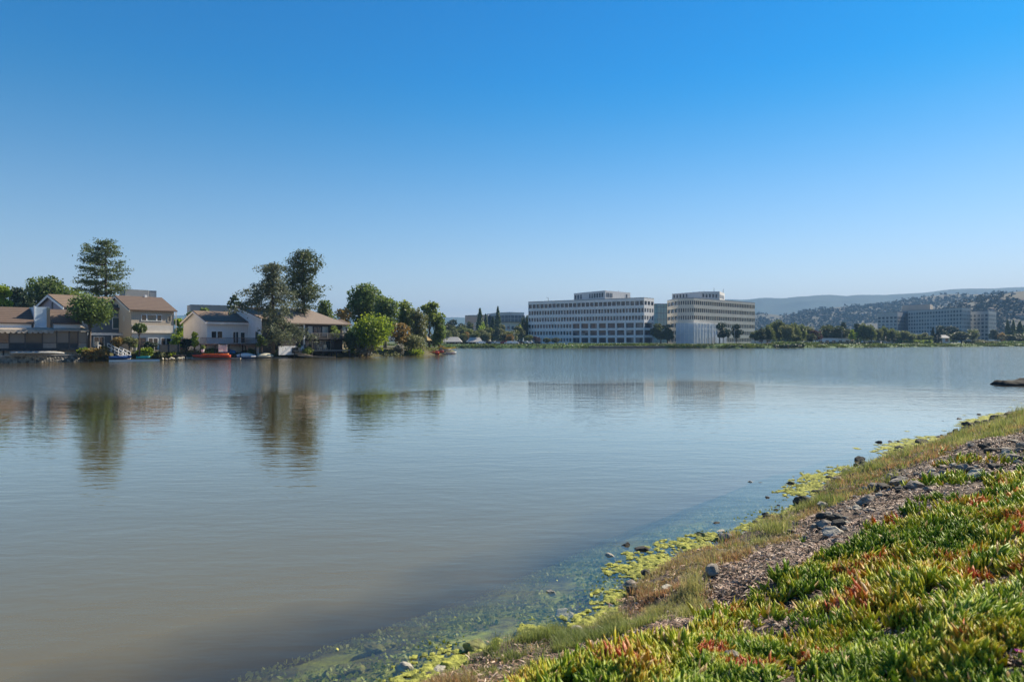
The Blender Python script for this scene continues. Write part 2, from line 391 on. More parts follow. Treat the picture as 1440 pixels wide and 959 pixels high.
tag(link('ground', me, 'far_ground', smooth=True), 'flat land behind the far shore reaching to the hills', kind='structure')
i = np.arange(nx - 1)[None, :] + np.arange(0, 4)[:, None] * nx
me = np_mesh('far_bank', V, [np.stack([i, i + 1, i + nx + 1, i + nx], -1).reshape(-1, 4)])
tag(link('far_bank', me, 'bank_grass', smooth=True), 'steep green bank along the far shore', kind='structure')
me = np_mesh('p', np.concatenate([np.stack([X, far_edge(X) + 7, np.full(X.shape, 1.53)], 1), np.stack([X, far_edge(X) + 10.5, np.full(X.shape, 1.54)], 1)]), [np.stack([np.arange(nx - 1), np.arange(1, nx), np.arange(1, nx) + nx, np.arange(nx - 1) + nx], 1)])
mat('path_grit', (.24, .22, .18), .9, scale=.3)
tag(link('path', me, 'path_grit'), 'pale footpath along the far bank', kind='structure')

# ---------------------------------------------------------------- hills
def ridge(name, label, Yc, prof, depth, m, seed, amp, rise=.9, step=25., lo=-400, hi=1900):
    pxs = np.arange(lo, hi, step / Yc * F); ts = np.linspace(-1, 1, 46)
    P, T = np.meshgrid(pxs, ts)
    Y = Yc + T * depth; X = (P - CX) / F * Y
    zc = EYE + (CY - np.interp(P, [p[0] for p in prof], [p[1] for p in prof])) / F * Yc
    shp = np.where(T < 0, (1 + T) ** rise, np.sqrt(np.clip(1 - T * .5, 0, 1)))
    Z = 4 + (zc - 4) * shp + amp * (fbm(X / (amp * 6), Y / (amp * 6), 4, seed) - .5) * np.clip((1 + T) * 2, 0, 1) * np.where(np.abs(T) < .12, .5, 1)
    V = np.stack([X, Y, Z], -1).reshape(-1, 3); nx = len(pxs); ny = len(ts)
    i = np.arange(nx - 1)[None, :] + np.arange(ny - 1)[:, None] * nx
    me = np_mesh(name, V, [np.stack([i, i + 1, i + nx + 1, i + nx], -1).reshape(-1, 4)])
    o = link(name, me, m, smooth=True); tag(o, label, kind='structure')
    return P, X, Y, Z, zc
mat('hill_scrub', (.058, .052, .036), .95, col2=(.032, .036, .022), scale=.018)
mat('hill_forest', (.05, .07, .03), .95, col2=(.02, .032, .018), scale=.01, bump=6)
ridge('far_hills', 'long forested ridge fading to blue at the horizon', 4500,
      [(-400, 450), (250, 444), (560, 447), (640, 445.5), (700, 448), (900, 432), (1000, 422), (1045, 420), (1070, 417.5), (1100, 418), (1120, 416), (1165, 414), (1190, 415.5), (1205, 414.6), (1245, 415), (1265, 413), (1300, 411), (1335, 407.5), (1380, 405.5), (1420, 404), (1500, 402), (1900, 396)],
      900, 'hill_forest', 3, 45, 1.0, 36)
H2 = ridge('hill', 'brown and green suburban hillside behind the far shore', 2000,
      [(-400, 474), (900, 470), (980, 452), (1040, 442), (1075, 441), (1100, 443), (1130, 439), (1160, 434), (1200, 431), (1230, 428), (1260, 424), (1300, 418), (1330, 415), (1370, 413.5), (1420, 412), (1500, 410), (1900, 400)],
      620, 'hill_scrub', 11, 26, .8, 14)
H3 = ridge('hill', 'nearest wooded hillside at the right edge', 1150,
      [(-400, 479), (1180, 474), (1260, 458), (1320, 440), (1350, 428), (1375, 423), (1400, 417), (1420, 411), (1440, 408.5), (1480, 404), (1600, 398), (1900, 395)],
      260, 'hill_scrub', 23, 12, .8, 9)

# haze: a closed box of even, pale air round the whole place
if HAZE > 0:
    m = bpy.data.materials.new('haze_air'); m.use_nodes = True; nt = m.node_tree; nt.nodes.clear()
    o_ = nt.nodes.new('ShaderNodeOutputMaterial'); pv = nt.nodes.new('ShaderNodeVolumePrincipled')
    pv.inputs['Density'].default_value = HAZE; pv.inputs['Color'].default_value = (*HAZE_COL, 1); pv.inputs['Anisotropy'].default_value = 0
    nt.links.new(pv.outputs[0], o_.inputs['Volume']); MATS['haze_air'] = m
    hz = MB().box(-9500, 9500, -200, 9600, -4.2, 440).build('haze', m); tag(hz, kind='stuff')

# ================================================================ foreground cover
def instancer(name, TV, TF, pos, U, W, N, scale, attrs=None, tattrs=None):
    """merge n transformed copies of a small template (TV verts, TF face arrays) into one mesh; U,W,N: n x 3 axes"""
    n = len(pos); m = len(TV)
    V = (TV[None, :, 0, None] * U[:, None, :] * scale[:, None, 0:1] + TV[None, :, 1, None] * W[:, None, :] * scale[:, None, 1:2] + TV[None, :, 2, None] * N[:, None, :] * scale[:, None, 2:3]) + pos[:, None, :]
    fs = [(f[None] + (np.arange(n) * m)[:, None, None]).reshape(-1, f.shape[1]) for f in TF]
    A = {k: np.repeat(a, m) for k, a in (attrs or {}).items()}
    for k, a in (tattrs or {}).items(): A[k] = np.tile(a, n)
    return np_mesh(name, V.reshape(-1, 3), fs, A)
def bank_pts(n, dens, x0=-3, x1=30, y0=1.8, y1=36, near_bias=1.0, dmin=-.1, dmax=6):
    """scatter points on the bank; dens(px, py, d, X, Y) -> keep chance; denser near the camera. Only ground the view could reach."""
    out = []; got = 0
    while got < n:
        k = 200000
        Y = y0 * (y1 / y0) ** (rng.random(k) ** near_bias)
        X = Y * (rng.random(k) * 1.25 - .35)
        d = near_d(X, Y); keep = (d > dmin) & (d < dmax)
        X = X[keep]; Y = Y[keep]; d = d[keep]; z = near_z(X, Y, d)
        px = CX + F * X / Y; py = CY - F * (z - EYE) / Y
        keep = (py < 1010) & (px < 1530) & (rng.random(len(X)) < dens(px, py, d, X, Y))
        out.append(np.stack([X, Y, z, d, px, py], 1)[keep]); got += keep.sum()
        if k * len(out) > 8e6: break
    return np.concatenate(out)[:n]
# zones on the bank (inland edge of each strip, in metres from the water, as it changes along the shore)
def ip_edge(X, Y):
    """distance inland where the ice plant starts, along the shore coordinate s"""
    s = (X + Y) / 1.414
    e = np.interp(s, [3.5, 4.4, 5, 5.9, 6.4, 7.1, 7.9, 8.7, 9.6, 10.8, 11.6, 14, 20], [1.2, 1.5, 1.45, 1.25, 1.55, 1.95, 2.4, 2.75, 2.9, 3.05, 3.35, 3.6, 4.2])
    return e + .6 * (fbm(X * 1.6, Y * 1.6, 3, 50) - .5)
def g_top(X, Y):
    return np.interp((X + Y) / 1.414, [4, 5, 6.2, 6.8, 8.7, 9.8, 12, 13.5, 15, 18, 25], [1.25, 1.3, 1.15, 1.2, 1.35, 1.2, 1.05, 1.25, 1.7, 2.5, 2.8]) + .75 * (fbm(X * 1.3, Y * 1.3, 3, 52) - .5)
def ip_dens(px, py, d, X, Y):
    a = np.clip((d - ip_edge(X, Y)) / .14, 0, 1)
    holes = fbm(X * 2.4, Y * 2.4, 3, 60)
    a = a * np.where(holes < .41, .06, 1)
    # bare dry hollow beside the mound and the litter strip
    for (hx, hy, hr) in HOLLOWS: a = a * (1 - .96 * np.exp(-((X - hx) ** 2 + (Y - hy) ** 2) / hr ** 2))
    # stray patches within the stones
    st = (fbm(X * .9, Y * .9, 2, 90) > .69) & (d > 1.45)
    return np.maximum(a, st * .22)
HOLLOWS = []
for (a, b, r) in [(1345, 862, .13), (1330, 880, .13), (1370, 850, .12), (1215, 873, .14), (1110, 905, .17), (1060, 890, .15)]:
    x, y, z = hit(a, b); HOLLOWS.append((x, y, r))
# --- ice plant: three-sided fleshy fingers in fans
RT = np.array([0., .35, .7, 1.]); RW = np.array([.55, 1., .88, .0]); bend = np.array([0, .05, .2, .42])
TV = []
for t, wd, bz in zip(RT[:3], RW[:3], bend[:3]):
    TV += [(t, -.5 * wd, bz), (t, .5 * wd, bz), (t, 0, bz - .55 * wd * .28)]
TV.append((1., 0, bend[3])); TV = np.array(TV)
TFq = np.array([(3 * r + a, 3 * r + (a + 1) % 3, 3 * r + 3 + (a + 1) % 3, 3 * r + 3 + a) for r in range(2) for a in range(3)])
TFt = np.array([(6, 7, 9), (7, 8, 9), (8, 6, 9)])
P = bank_pts(13500, lambda px, py, d, X, Y: ip_dens(px, py, d, X, Y), near_bias=1.0)
k = 6; n = len(P)
base = np.repeat(P[:, :3], k, 0); dist = np.repeat(P[:, 1], k)
az0 = np.repeat(rng.random(n) * 6.283, k) + np.tile(np.arange(k) * 2.4, n) + rng.normal(size=n * k) * .25
tilt = np.tile(np.array([.1, .35, .55, .75, .95, 1.15]), n) + rng.normal(size=n * k) * .2
lean = np.repeat(rng.normal(size=(n, 2)) * .3 + np.stack([fbm(P[:, 0] * 3, P[:, 1] * 3, 2, 301) - .5, fbm(P[:, 0] * 3, P[:, 1] * 3, 2, 302) - .5], 1) * 1.8, k, 0)
U = np.stack([np.sin(tilt) * np.cos(az0) + lean[:, 0], np.sin(tilt) * np.sin(az0) + lean[:, 1], np.cos(tilt)], 1); U /= np.linalg.norm(U, axis=1)[:, None]
W = np.stack([-np.sin(az0), np.cos(az0), az0 * 0], 1); N_ = np.cross(W, U) * -1; N_ /= np.linalg.norm(N_, axis=1)[:, None]
W = np.cross(N_, U)
big = np.repeat(np.exp(rng.normal(size=n) * .16), k) * np.repeat(1 + .55 * (fbm(P[:, 0] * 2.2, P[:, 1] * 2.2, 2, 71) - .4) * 2, k) * np.clip(.9 + (dist - 4) * .045, .9, 1.9)
ln = (.066 + .034 * rng.random(n * k)) * big; wd = .0175 * (1 + .25 * rng.normal(size=n * k)).clip(.6, 1.5) * np.clip(big, .9, 2)
base[:, 2] += rng.random(n * k) * .05 * big - .012
base[:, :2] += rng.normal(size=(n * k, 2)) * .012
# natural hue of each shoot: green, yellowing, or stress-red in patches
red = fbm(P[:, 0] * 1.5 + 3, P[:, 1] * 1.5, 3, 81); yel = fbm(P[:, 0] * 2.5, P[:, 1] * 2.5, 3, 83)
hue = np.clip((yel - .30) * 1.35, 0.06, .42) + np.clip((yel - .68) * 3, 0, .25) + np.clip((red - .78) * 6, 0, .42)
for (a, b, r_) in [(1210, 850, .16), (1180, 868, .12), (1060, 905, .10), (1000, 925, .14), (1150, 935, .16), (1060, 950, .2), (1090, 885, .08), (1438, 760, .1), (1330, 790, .06)]:
    x, y, z = hit(a, b); hue = np.maximum(hue, .9 * np.exp(-(((P[:, 0] - x) ** 2 + (P[:, 1] - y) ** 2) / r_ ** 2) ** 1.5))
for (a, b, r_) in [(1380, 815, .18), (1260, 800, .12), (1420, 840, .1), (1190, 760, .15), (960, 880, .2)]:
    x, y, z = hit(a, b); hue = np.maximum(hue, .55 * np.exp(-(((P[:, 0] - x) ** 2 + (P[:, 1] - y) ** 2) / r_ ** 2)))
hue = np.repeat(hue, k) + rng.normal(size=n * k) * .09
hue = np.where(rng.random(n * k) < .035, 1.1, np.minimum(hue, .82))
me = instancer('ice_plant', TV, [TFq, TFt], base, U, W, N_, np.stack([ln, wd, ln * .75], 1), {'hue': hue}, {'tip': np.array([0, 0, 0, .4, .4, .4, .75, .75, .75, 1.])})
m, nt, b = nodes('ice_plant_leaf')
a1 = nt.nodes.new('ShaderNodeAttribute'); a1.attribute_name = 'hue'; a2 = nt.nodes.new('ShaderNodeAttribute'); a2.attribute_name = 'tip'
ma = nt.nodes.new('ShaderNodeMath'); ma.operation = 'MULTIPLY_ADD'; ma.inputs[1].default_value = .11
nt.links.new(a2.outputs['Fac'], ma.inputs[0]); nt.links.new(a1.outputs['Fac'], ma.inputs[2])
cr = nt.nodes.new('ShaderNodeValToRGB'); e = cr.color_ramp.elements
e[0].position = 0; e[0].color = (.11, .2, .022, 1); e[1].position = .26; e[1].color = (.28, .37, .035, 1)
for p_, c_ in [(.5, (.45, .43, .045)), (.68, (.42, .24, .035)), (.85, (.5, .11, .045)), (1, (.55, .43, .24))]:
    x = e.new(p_); x.color = (*c_, 1)
nt.links.new(ma.outputs[0], cr.inputs[0]); nt.links.new(cr.outputs[0], b.inputs['Base Color'])
b.inputs['Roughness'].default_value = .5; b.inputs['Specular IOR Level'].default_value = .28
t = nt.nodes.new('ShaderNodeBsdfTranslucent'); mxs = nt.nodes.new('ShaderNodeMixShader'); mxs.inputs[0].default_value = .34
g = nt.nodes.new('ShaderNodeHueSaturation'); g.inputs['Value'].default_value = 1.7; nt.links.new(cr.outputs[0], g.inputs['Color']); nt.links.new(g.outputs[0], t.inputs[0])
nt.links.new(b.outputs[0], mxs.inputs[1]); nt.links.new(t.outputs[0], mxs.inputs[2]); nt.links.new(mxs.outputs[0], nt.nodes['Material Output'].inputs[0])
tag(link('ice_plant', me, m, smooth=True), 'green, yellow and red fleshy ice plant covering the upper bank', 'ground cover', kind='stuff')

# --- dead leaf litter: dry curled pinkish-brown strips
def lit_dens(px, py, d, X, Y):
    e = ip_edge(X, Y); a = np.clip((d - (g_top(X, Y) - .15)) / .25, .22, 1) * np.where(d > e + .1, .45, 1)
    return a * np.clip((fbm(X * 1.2, Y * 1.2, 3, 99) - .25) * 3, .15, 1)
P = bank_pts(34000, lit_dens, near_bias=1.1)
n = len(P); az = rng.random(n) * 6.283; el = rng.normal(size=n) * .35 + .08
U = np.stack([np.cos(az) * np.cos(el), np.sin(az) * np.cos(el), np.sin(el)], 1)
W = np.stack([-np.sin(az), np.cos(az), rng.normal(size=n) * .5], 1); W /= np.linalg.norm(W, axis=1)[:, None]; N_ = np.cross(U, W)
TVl = np.array([(-.5, -.3, 0), (-.5, .3, 0), (0, -.5, .16), (0, .5, .16), (.5, -.12, -.02), (.5, .12, -.02)]); TFl = np.array([(0, 2, 3, 1), (2, 4, 5, 3)])
s = np.clip(.75 + P[:, 1] * .05, .9, 2.2)
pos = P[:, :3].copy(); pos[:, 2] += .004 + rng.random(n) * .025
me = instancer('dead_leaves', TVl, [TFl], pos, U, W, N_, np.stack([(.035 + .04 * rng.random(n)) * s, (.007 + .007 * rng.random(n)) * s, .03 * s], 1), {'hue': rng.random(n)})
m, nt, b = nodes('dry_leaf'); a1 = nt.nodes.new('ShaderNodeAttribute'); a1.attribute_name = 'hue'
cr = nt.nodes.new('ShaderNodeValToRGB'); e = cr.color_ramp.elements
e[0].position = 0; e[0].color = (.05, .03, .022, 1); e[1].position = 1; e[1].color = (.6, .5, .38, 1)
for p_, c_ in [(.3, (.17, .09, .05)), (.55, (.33, .19, .115)), (.8, (.52, .34, .22))]:
    x = e.new(p_); x.color = (*c_, 1)
nt.links.new(a1.outputs['Fac'], cr.inputs[0]); nt.links.new(cr.outputs[0], b.inputs['Base Color']); b.inputs['Roughness'].default_value = .7
tag(link('dead_leaves', me, m), 'dry pinkish brown leaf litter between the stones and the ice plant', 'leaf litter', kind='stuff')

# --- blades: shoreline grass and low reddish pickleweed
def blades(name, label, cat, n, dens, h, wdt, ramp, seed, bias=1.0, stiff=.35, grow=.04):
    P = bank_pts(n, dens, near_bias=bias, dmin=-.04); n = len(P); az = rng.random(n) * 6.283; lean = np.abs(rng.normal(size=n)) * stiff
    U = np.stack([np.cos(az) * np.sin(lean), np.sin(az) * np.sin(lean), np.cos(lean)], 1)
    W = np.stack([-np.sin(az), np.cos(az), az * 0], 1); N_ = np.cross(W, U)
    T = np.array([(0, -.5, 0), (0, .5, 0), (.55, -.4, .06), (.55, .4, .06), (1, 0, .3)]); s = np.clip(.75 + P[:, 1] * grow, .85, 2.0)
    L = h * (.5 + rng.random(n)) * s * (.35 + 2.6 * fbm(P[:, 0] * 2.3, P[:, 1] * 2.3, 2, seed) ** 2)
    me = instancer(name, T, [np.array([(0, 1, 3, 2)]), np.array([(2, 3, 4)])], P[:, :3], U, W, N_, np.stack([L, wdt * s, L], 1),
                   {'hue': np.clip(.15 + .75 * fbm(P[:, 0] * 1.1, P[:, 1] * 1.1, 3, seed + 1) + rng.normal(size=n) * .16, 0, 1)})
    m, nt, b = nodes(name + '_blade'); a1 = nt.nodes.new('ShaderNodeAttribute'); a1.attribute_name = 'hue'
    cr = nt.nodes.new('ShaderNodeValToRGB'); e = cr.color_ramp.elements
    e[0].position = 0; e[0].color = (*ramp[0], 1); e[1].position = 1; e[1].color = (*ramp[-1], 1)
    for i in range(1, len(ramp) - 1): x = e.new(i / (len(ramp) - 1)); x.color = (*ramp[i], 1)
    nt.links.new(a1.outputs['Fac'], cr.inputs[0]); nt.links.new(cr.outputs[0], b.inputs['Base Color']); b.inputs['Roughness'].default_value = .6
    t = nt.nodes.new('ShaderNodeBsdfTranslucent'); mxs = nt.nodes.new('ShaderNodeMixShader'); mxs.inputs[0].default_value = .4
    g = nt.nodes.new('ShaderNodeHueSaturation'); g.inputs['Value'].default_value = 1.5; nt.links.new(cr.outputs[0], g.inputs['Color']); nt.links.new(g.outputs[0], t.inputs[0])
    nt.links.new(b.outputs[0], mxs.inputs[1]); nt.links.new(t.outputs[0], mxs.inputs[2]); nt.links.new(mxs.outputs[0], nt.nodes['Material Output'].inputs[0])
    return tag(link(name, me, m), label, cat, kind='stuff')
def strip(X, Y, d, lo, hi): return np.clip((d - lo) / .12, 0, 1) * np.clip((hi - d) / .2, 0, 1)
def rocks_w(X, Y): return np.interp((X + Y) / 1.414, [5, 9, 11, 20, 40], [.0, .2, .9, 1, 1])
def g_dens(px, py, d, X, Y):
    return strip(X, Y, d, .12, g_top(X, Y)) * np.clip((fbm(X * 4, Y * 4, 2, 122) - .42) * 5, .04, 1) * np.clip((fbm(X * 1.3, Y * 1.3, 3, 120) - .47) * 6, .04, 1)
blades('grass', 'short green grass tufts growing near the water line', 'grass', 30000, g_dens, .10, .0045,
       [(.09, .13, .035), (.18, .22, .05), (.28, .28, .08), (.45, .37, .17)], 130)
def p_dens(px, py, d, X, Y):
    return strip(X, Y, d, .02, g_top(X, Y) + .1) * np.clip((fbm(X * 4.5, Y * 4.5, 2, 123) - .38) * 5, .06, 1) * np.clip((.58 - fbm(X * 1.3, Y * 1.3, 3, 120)) * 6, .03, 1)
blades('pickleweed', 'low reddish brown pickleweed along the water edge', 'salt marsh plant', 46000, p_dens, .055, .006,
       [(.26, .11, .06), (.36, .2, .09), (.22, .2, .06), (.46, .34, .17)], 150, stiff=.6)
# far part of the bank along the right edge
blades('shore_grass', 'tufts of green and straw coloured grass on the far end of the bank', 'grass', 9000,
       lambda px, py, d, X, Y: (Y > 11) * strip(X, Y, d, .1, g_top(X, Y) + .1) * .9, .075, .012, [(.12, .07, .03), (.1, .13, .03), (.15, .19, .04), (.28, .22, .08)], 170, bias=.55, grow=.03)

# --- algae: bright mats floating at the edge and furry growth on the bed
ALG = []
for (a, b, r_) in [(935, 785, .5), (905, 800, .42), (975, 770, .42), (1000, 758, .3), (870, 840, .25), (860, 862, .28), (640, 935, .35), (600, 950, .3), (725, 912, .28), (690, 925, .28), (1085, 735, .35), (1100, 728, .3), (1135, 685, .8), (1150, 672, .7), (1115, 690, .5), (1140, 712, .3), (1075, 742, .3), (1205, 660, .6),
                   (1300, 627, 1.1), (1280, 634, .8), (1325, 622, 1.0), (1370, 592, 1.6), (1300, 640, .7), (1385, 585, 1.5), (760, 890, .2), (820, 875, .2)]:
    Yw = EYE * F / (b - CY); ALG.append(((a - CX) / F * Yw, Yw, r_))
def alg_f(X, Y):
    q = np.zeros(X.shape)
    for (x, y, r_) in ALG: q = np.maximum(q, np.exp(-((X - x) ** 2 + (Y - y) ** 2) / r_ ** 2))
    d = near_d(X, Y); q = q * np.clip((d + .9) / .4, 0, 1) + .12 * np.exp(-((d + .05) / .12) ** 2)
    return q * .74 + 1.0 * (fbm(X * 5, Y * 5, 3, 210) - .5) + 1.5 * (fbm(X * 13, Y * 13, 3, 211) - .5) + .55 * (fbm(X * 30, Y * 30, 2, 213) - .5) + .45 * (fbm(X * 19, Y * 19, 3, 212) - .5) - .35 * (q < .12) + .3 * (fbm(X * 2.2, Y * 2.2, 2, 219) - .5)
def alg_z(X, Y): return .006 + .045 * np.clip(alg_f(X, Y) - .38, 0, 1) * (.3 + fbm(X * 22, Y * 22, 2, 214)) + .012 * (fbm(X * 30, Y * 30, 2, 230) - .5)
def alg_q(X, Y):
    q = np.zeros(X.shape)
    for (x, y, r_) in ALG: q = np.maximum(q, np.exp(-((X - x) ** 2 + (Y - y) ** 2) / r_ ** 2))
    return q
amask = lambda X, Y, Z: (alg_f(X, Y) > .5) & ((alg_q(X, Y) > .18) | (near_d(X, Y) > -.15)) & (near_z(X, Y) < .05) & (near_d(X, Y) > -1.4)
mat('algae_mat', (.47, .47, .09), .95, col2=(.10, .12, .035), scale=11, bump=.05, coord='Object')
me1 = grid_mesh('a', np.arange(-2.5, 9, .018), np.arange(4.5, 16.5, .018), alg_z, mask=amask)
o = link('algae', me1, 'algae_mat', smooth=True); tag(o, 'bright yellow green algae mats floating at the near water edge', 'algae', kind='stuff')
me2 = grid_mesh('a', np.arange(9, 30, .07), np.arange(15, 38, .07), alg_z, mask=lambda X, Y, Z: (alg_f(X, Y) > .42) & (near_z(X, Y) < .05) & (near_d(X, Y) > -1.6) & ((X + Y) > 24.5))
tag(link('algae', me2, 'algae_mat', smooth=True), 'yellow green algae mats by the shore farther along the bank', 'algae', kind='stuff')
# tufts on the bed, seen through the shallow water
k = 150000; X = rng.random(k) * 14 - 4; Y = rng.random(k) * 16 + 4; d = near_d(X, Y)
g = fbm(X * 1.6, Y * 1.6, 4, 240); keep = (d < .05) & (d > -1.9) & (g > .41) & (X + Y < 22)
X, Y, d = X[keep], Y[keep], d[keep]; z = near_z(X, Y, d); n = len(X)
c3 = np.stack([X, Y, np.minimum(z + rng.random(n) * .09, -.004)], 1)
foliage('bed_algae', (.13, .18, .03), (.3, .36, .05), (.6, .57, .1), scale=2.5, trans=.2)
tag(link('algae', leaf_cloud(c3, .028, 'a', flat=1.5), 'bed_algae'), 'green weed growing on the lake bed under the shallow water', 'water weed', kind='stuff')
# small bright flakes floating and stranded
k = 60000; X = rng.random(k) * 26 - 4; Y = rng.random(k) * 26 + 4; f = alg_f(X, Y); d = near_d(X, Y)
keep = (f > .34) & (d > -1.2) & (d < .12); X, Y, d = X[keep][:9000], Y[keep][:9000], d[keep][:9000]; z = np.maximum(near_z(X, Y, d), 0) + .012
mat('algae_flake', (.66, .62, .2), .8, col2=(.4, .4, .08), scale=6)
tag(link('algae', leaf_cloud(np.stack([X, Y, z], 1), .016, 'f', flat=3), 'algae_flake'), 'scraps of yellow algae stranded along the water line', 'algae', kind='stuff')

# --- stones
def rock_mesh(seed, flat=.65, sub=3):
    import bmesh
    bm = bmesh.new(); bmesh.ops.create_icosphere(bm, subdivisions=sub, radius=.5); r = random.Random(seed)
    pl = [(Vector((r.gauss(0, 1), r.gauss(0, 1), r.gauss(0, .8))).normalized(), r.uniform(.27, .42)) for _ in range(11)]
    from mathutils import noise
    for v in bm.verts:
        for nrm, dd in pl:
            q = v.co.dot(nrm)
            if q > dd: v.co -= nrm * (q - dd) * .92
        v.co += v.co.normalized() * .075 * noise.noise(v.co * 4.5 + Vector((seed, 0, 0)))
        v.co.z *= flat
    me = bpy.data.meshes.new('rock'); bm.to_mesh(me); bm.free(); return me
mat('rock_grey', (.38, .33, .26), .95, col2=(.12, .11, .095), scale=5, bump=.02)
mat('rock_dark', (.09, .085, .07), .9, col2=(.03, .03, .026), scale=6, bump=.02)
mat('rock_pale', (.5, .46, .36), .9, col2=(.26, .24, .19), scale=5, bump=.02)
mat('rock_algae', (.26, .27, .07), .8, col2=(.06, .06, .04), scale=3.2, bump=.02)
RM = {}
for mm in ('rock_grey', 'rock_dark', 'rock_pale', 'rock_algae'):
    RM[mm] = []
    for s_ in range(5):
        me = rock_mesh(s_ * 7 + 3 + len(mm), [.6, .75, .5, .65, .85][s_]); me.materials.append(MATS[mm]); RM[mm].append(me)
def place_rock(x, y, z, size, mm, label, group=None, sink=.25, var=None, asp=None):
    me = RM[mm][rng.integers(5) if var is None else var]
    o = bpy.data.objects.new('rock', me); C.objects.link(o)
    a = asp or (1 + .25 * rng.random())
    o.scale = (size * a, size * (.8 + .3 * rng.random()), size * (.75 + .3 * rng.random())); o.rotation_euler = (rng.normal() * .15, rng.normal() * .15, rng.random() * 6.28)
    o.location = (x, y, z + size * (.3 - sink)); tag(o, label, 'rock', group); return o
SP = [(668, 914, 38, 'rock_algae', 'large dark rock with a mossy flat top at the near water edge'), (617, 944, 30, 'rock_pale', 'flat pale rock at the bottom edge of the water beside the algae'),
      (599, 953, 22, 'rock_dark', 'small dark rock just left of the flat pale rock at the bottom'), (810, 890, 26, 'rock_pale', 'smooth tan rock at the corner of the grassy bank and water'),
      (749, 905, 11, 'rock_dark', 'small black rock between the mossy rock and the tan rock'), (774, 832, 14, 'rock_pale', 'lone pale stone poking out of open shallow water'),
      (858, 781, 19, 'rock_pale', 'thin flat pale stone lying in the water near the algae mat'), (880, 766, 15, 'rock_dark', 'small two-tone rock in the water left of the black rock'),
      (904, 771, 27, 'rock_dark', 'black rock with a pale right side at the tip of the algae mat'), (989, 754, 27, 'rock_algae', 'dark yellow topped rock in the water beside two smaller rocks'),
      (1007, 735, 12, 'rock_dark', 'small black rock standing in water behind the yellow topped rock'), (1011, 747, 20, 'rock_pale', 'low cream stone touching the yellow topped rock'),
      (1019, 758, 26, 'rock_grey', 'broad grey rock half in the bank by the cream stone'), (1037, 750, 9, 'rock_dark', 'small dark rock at the water edge right of the broad grey rock'),
      (1062, 736, 11, 'rock_dark', 'little dark stone lying in pale algae at the water edge'), (885, 822, 24, 'rock_grey', 'flat slate coloured rock stacked at the edge of the algae'),
      (893, 832, 26, 'rock_dark', 'dark wet rock under the flat slate rock'), (908, 808, 20, 'rock_dark', 'dark jagged rock at the lower rim of the big algae mat'),
      (938, 829, 26, 'rock_pale', 'pale grey pointed stone on the grassy bank below the algae'), (1003, 807, 30, 'rock_grey', 'grey pointed stone lying in the brown scrub'),
      (1055, 678, 11, 'rock_pale', 'tiny light rock farthest out in the water'), (1069, 679, 8, 'rock_dark', 'tiny black rock beside the tiny light rock'),
      (1079, 700, 12, 'rock_dark', 'small dark rock alone in the water below the algae tongue'), (1094, 711, 9, 'rock_dark', 'small black rock in water above the brown plants'),
      (1111, 680, 13, 'rock_dark', 'round black rock on the left end of the algae tongue'), (1109, 690, 11, 'rock_dark', 'low dark rock just below the round black rock'),
      (1130, 709, 30, 'rock_dark', 'wide dark rock with a hollow at the water edge'), (1145, 676, 9, 'rock_dark', 'small upright dark rock in the middle of the algae tongue'),
      (1166, 674, 14, 'rock_dark', 'dark rock where the algae tongue meets the bank'), (1192, 667, 18, 'rock_grey', 'grey rock at the top of the cluster by the water'),
      (1202, 670, 14, 'rock_dark', 'dark rock touching the right of the grey cluster rock'), (1178, 679, 22, 'rock_grey', 'low grey rock in front of the water edge cluster'),
      (1235, 622, 11, 'rock_dark', 'black stone leftmost in the far line of wet stones'), (1251, 621, 10, 'rock_dark', 'black stone second from left in the far line of wet stones'),
      (1263, 621, 8, 'rock_dark', 'black stone third in the far line of wet stones'), (1246, 638, 12, 'rock_dark', 'dark rock left of the far algae strip'),
      (1252, 652, 14, 'rock_dark', 'dark rock under the left end of the far algae strip'), (1273, 627, 12, 'rock_dark', 'dark rock lying on the far algae strip'),
      (1349, 589, 9, 'rock_dark', 'black rock out in the water near the far end of the bank'), (1377, 583, 7, 'rock_dark', 'tiny black rock in water at the far end of the bank'),
      (1325, 592, 5, 'rock_dark', 'speck of dark rock alone in the far water'), (1365, 604, 9, 'rock_dark', 'dark rock just below the far algae patch'),
      (1212, 665, 10, 'rock_grey', 'small grey rock right of the cluster against the bank plants')]
for (px, py, wpx, mm, lab) in SP:
    x, y, z = hit(px, py); zb = float(near_z(np.array([x]), np.array([y]))[0]); size = wpx / F * y * .92
    place_rock(x, y, max(zb, -size * .25), size, mm, lab, sink=.18)
# sunken stones seen through the shallows
for (px, py, wpx, lab) in [(545, 880, 30, 'sunken brown rock in the shallows, farthest from the bank'), (525, 887, 34, 'larger sunken rock just nearer than the farthest one'), (413, 946, 30, 'sunken tan rock nearest the bottom left of the weed bed'),
                           (500, 925, 30, 'sunken rock in the middle of the weed bed'), (460, 930, 24, 'sunken dark rock left of the middle of the weed bed'), (795, 858, 30, 'sunken pale slab beside the grassy corner'),
                           (700, 770, 26, 'dim sunken rock at the outer edge of the clear water'), (570, 935, 34, 'sunken tan rock beside the flat pale rock'), (880, 792, 20, 'sunken stone just left of the algae mat')]:
    x, y, z = sub_at(px, py); place_rock(x, y, z, wpx / F * y, 'rock_pale' if 'tan' in lab or 'pale' in lab else 'rock_algae', lab, sink=.2)
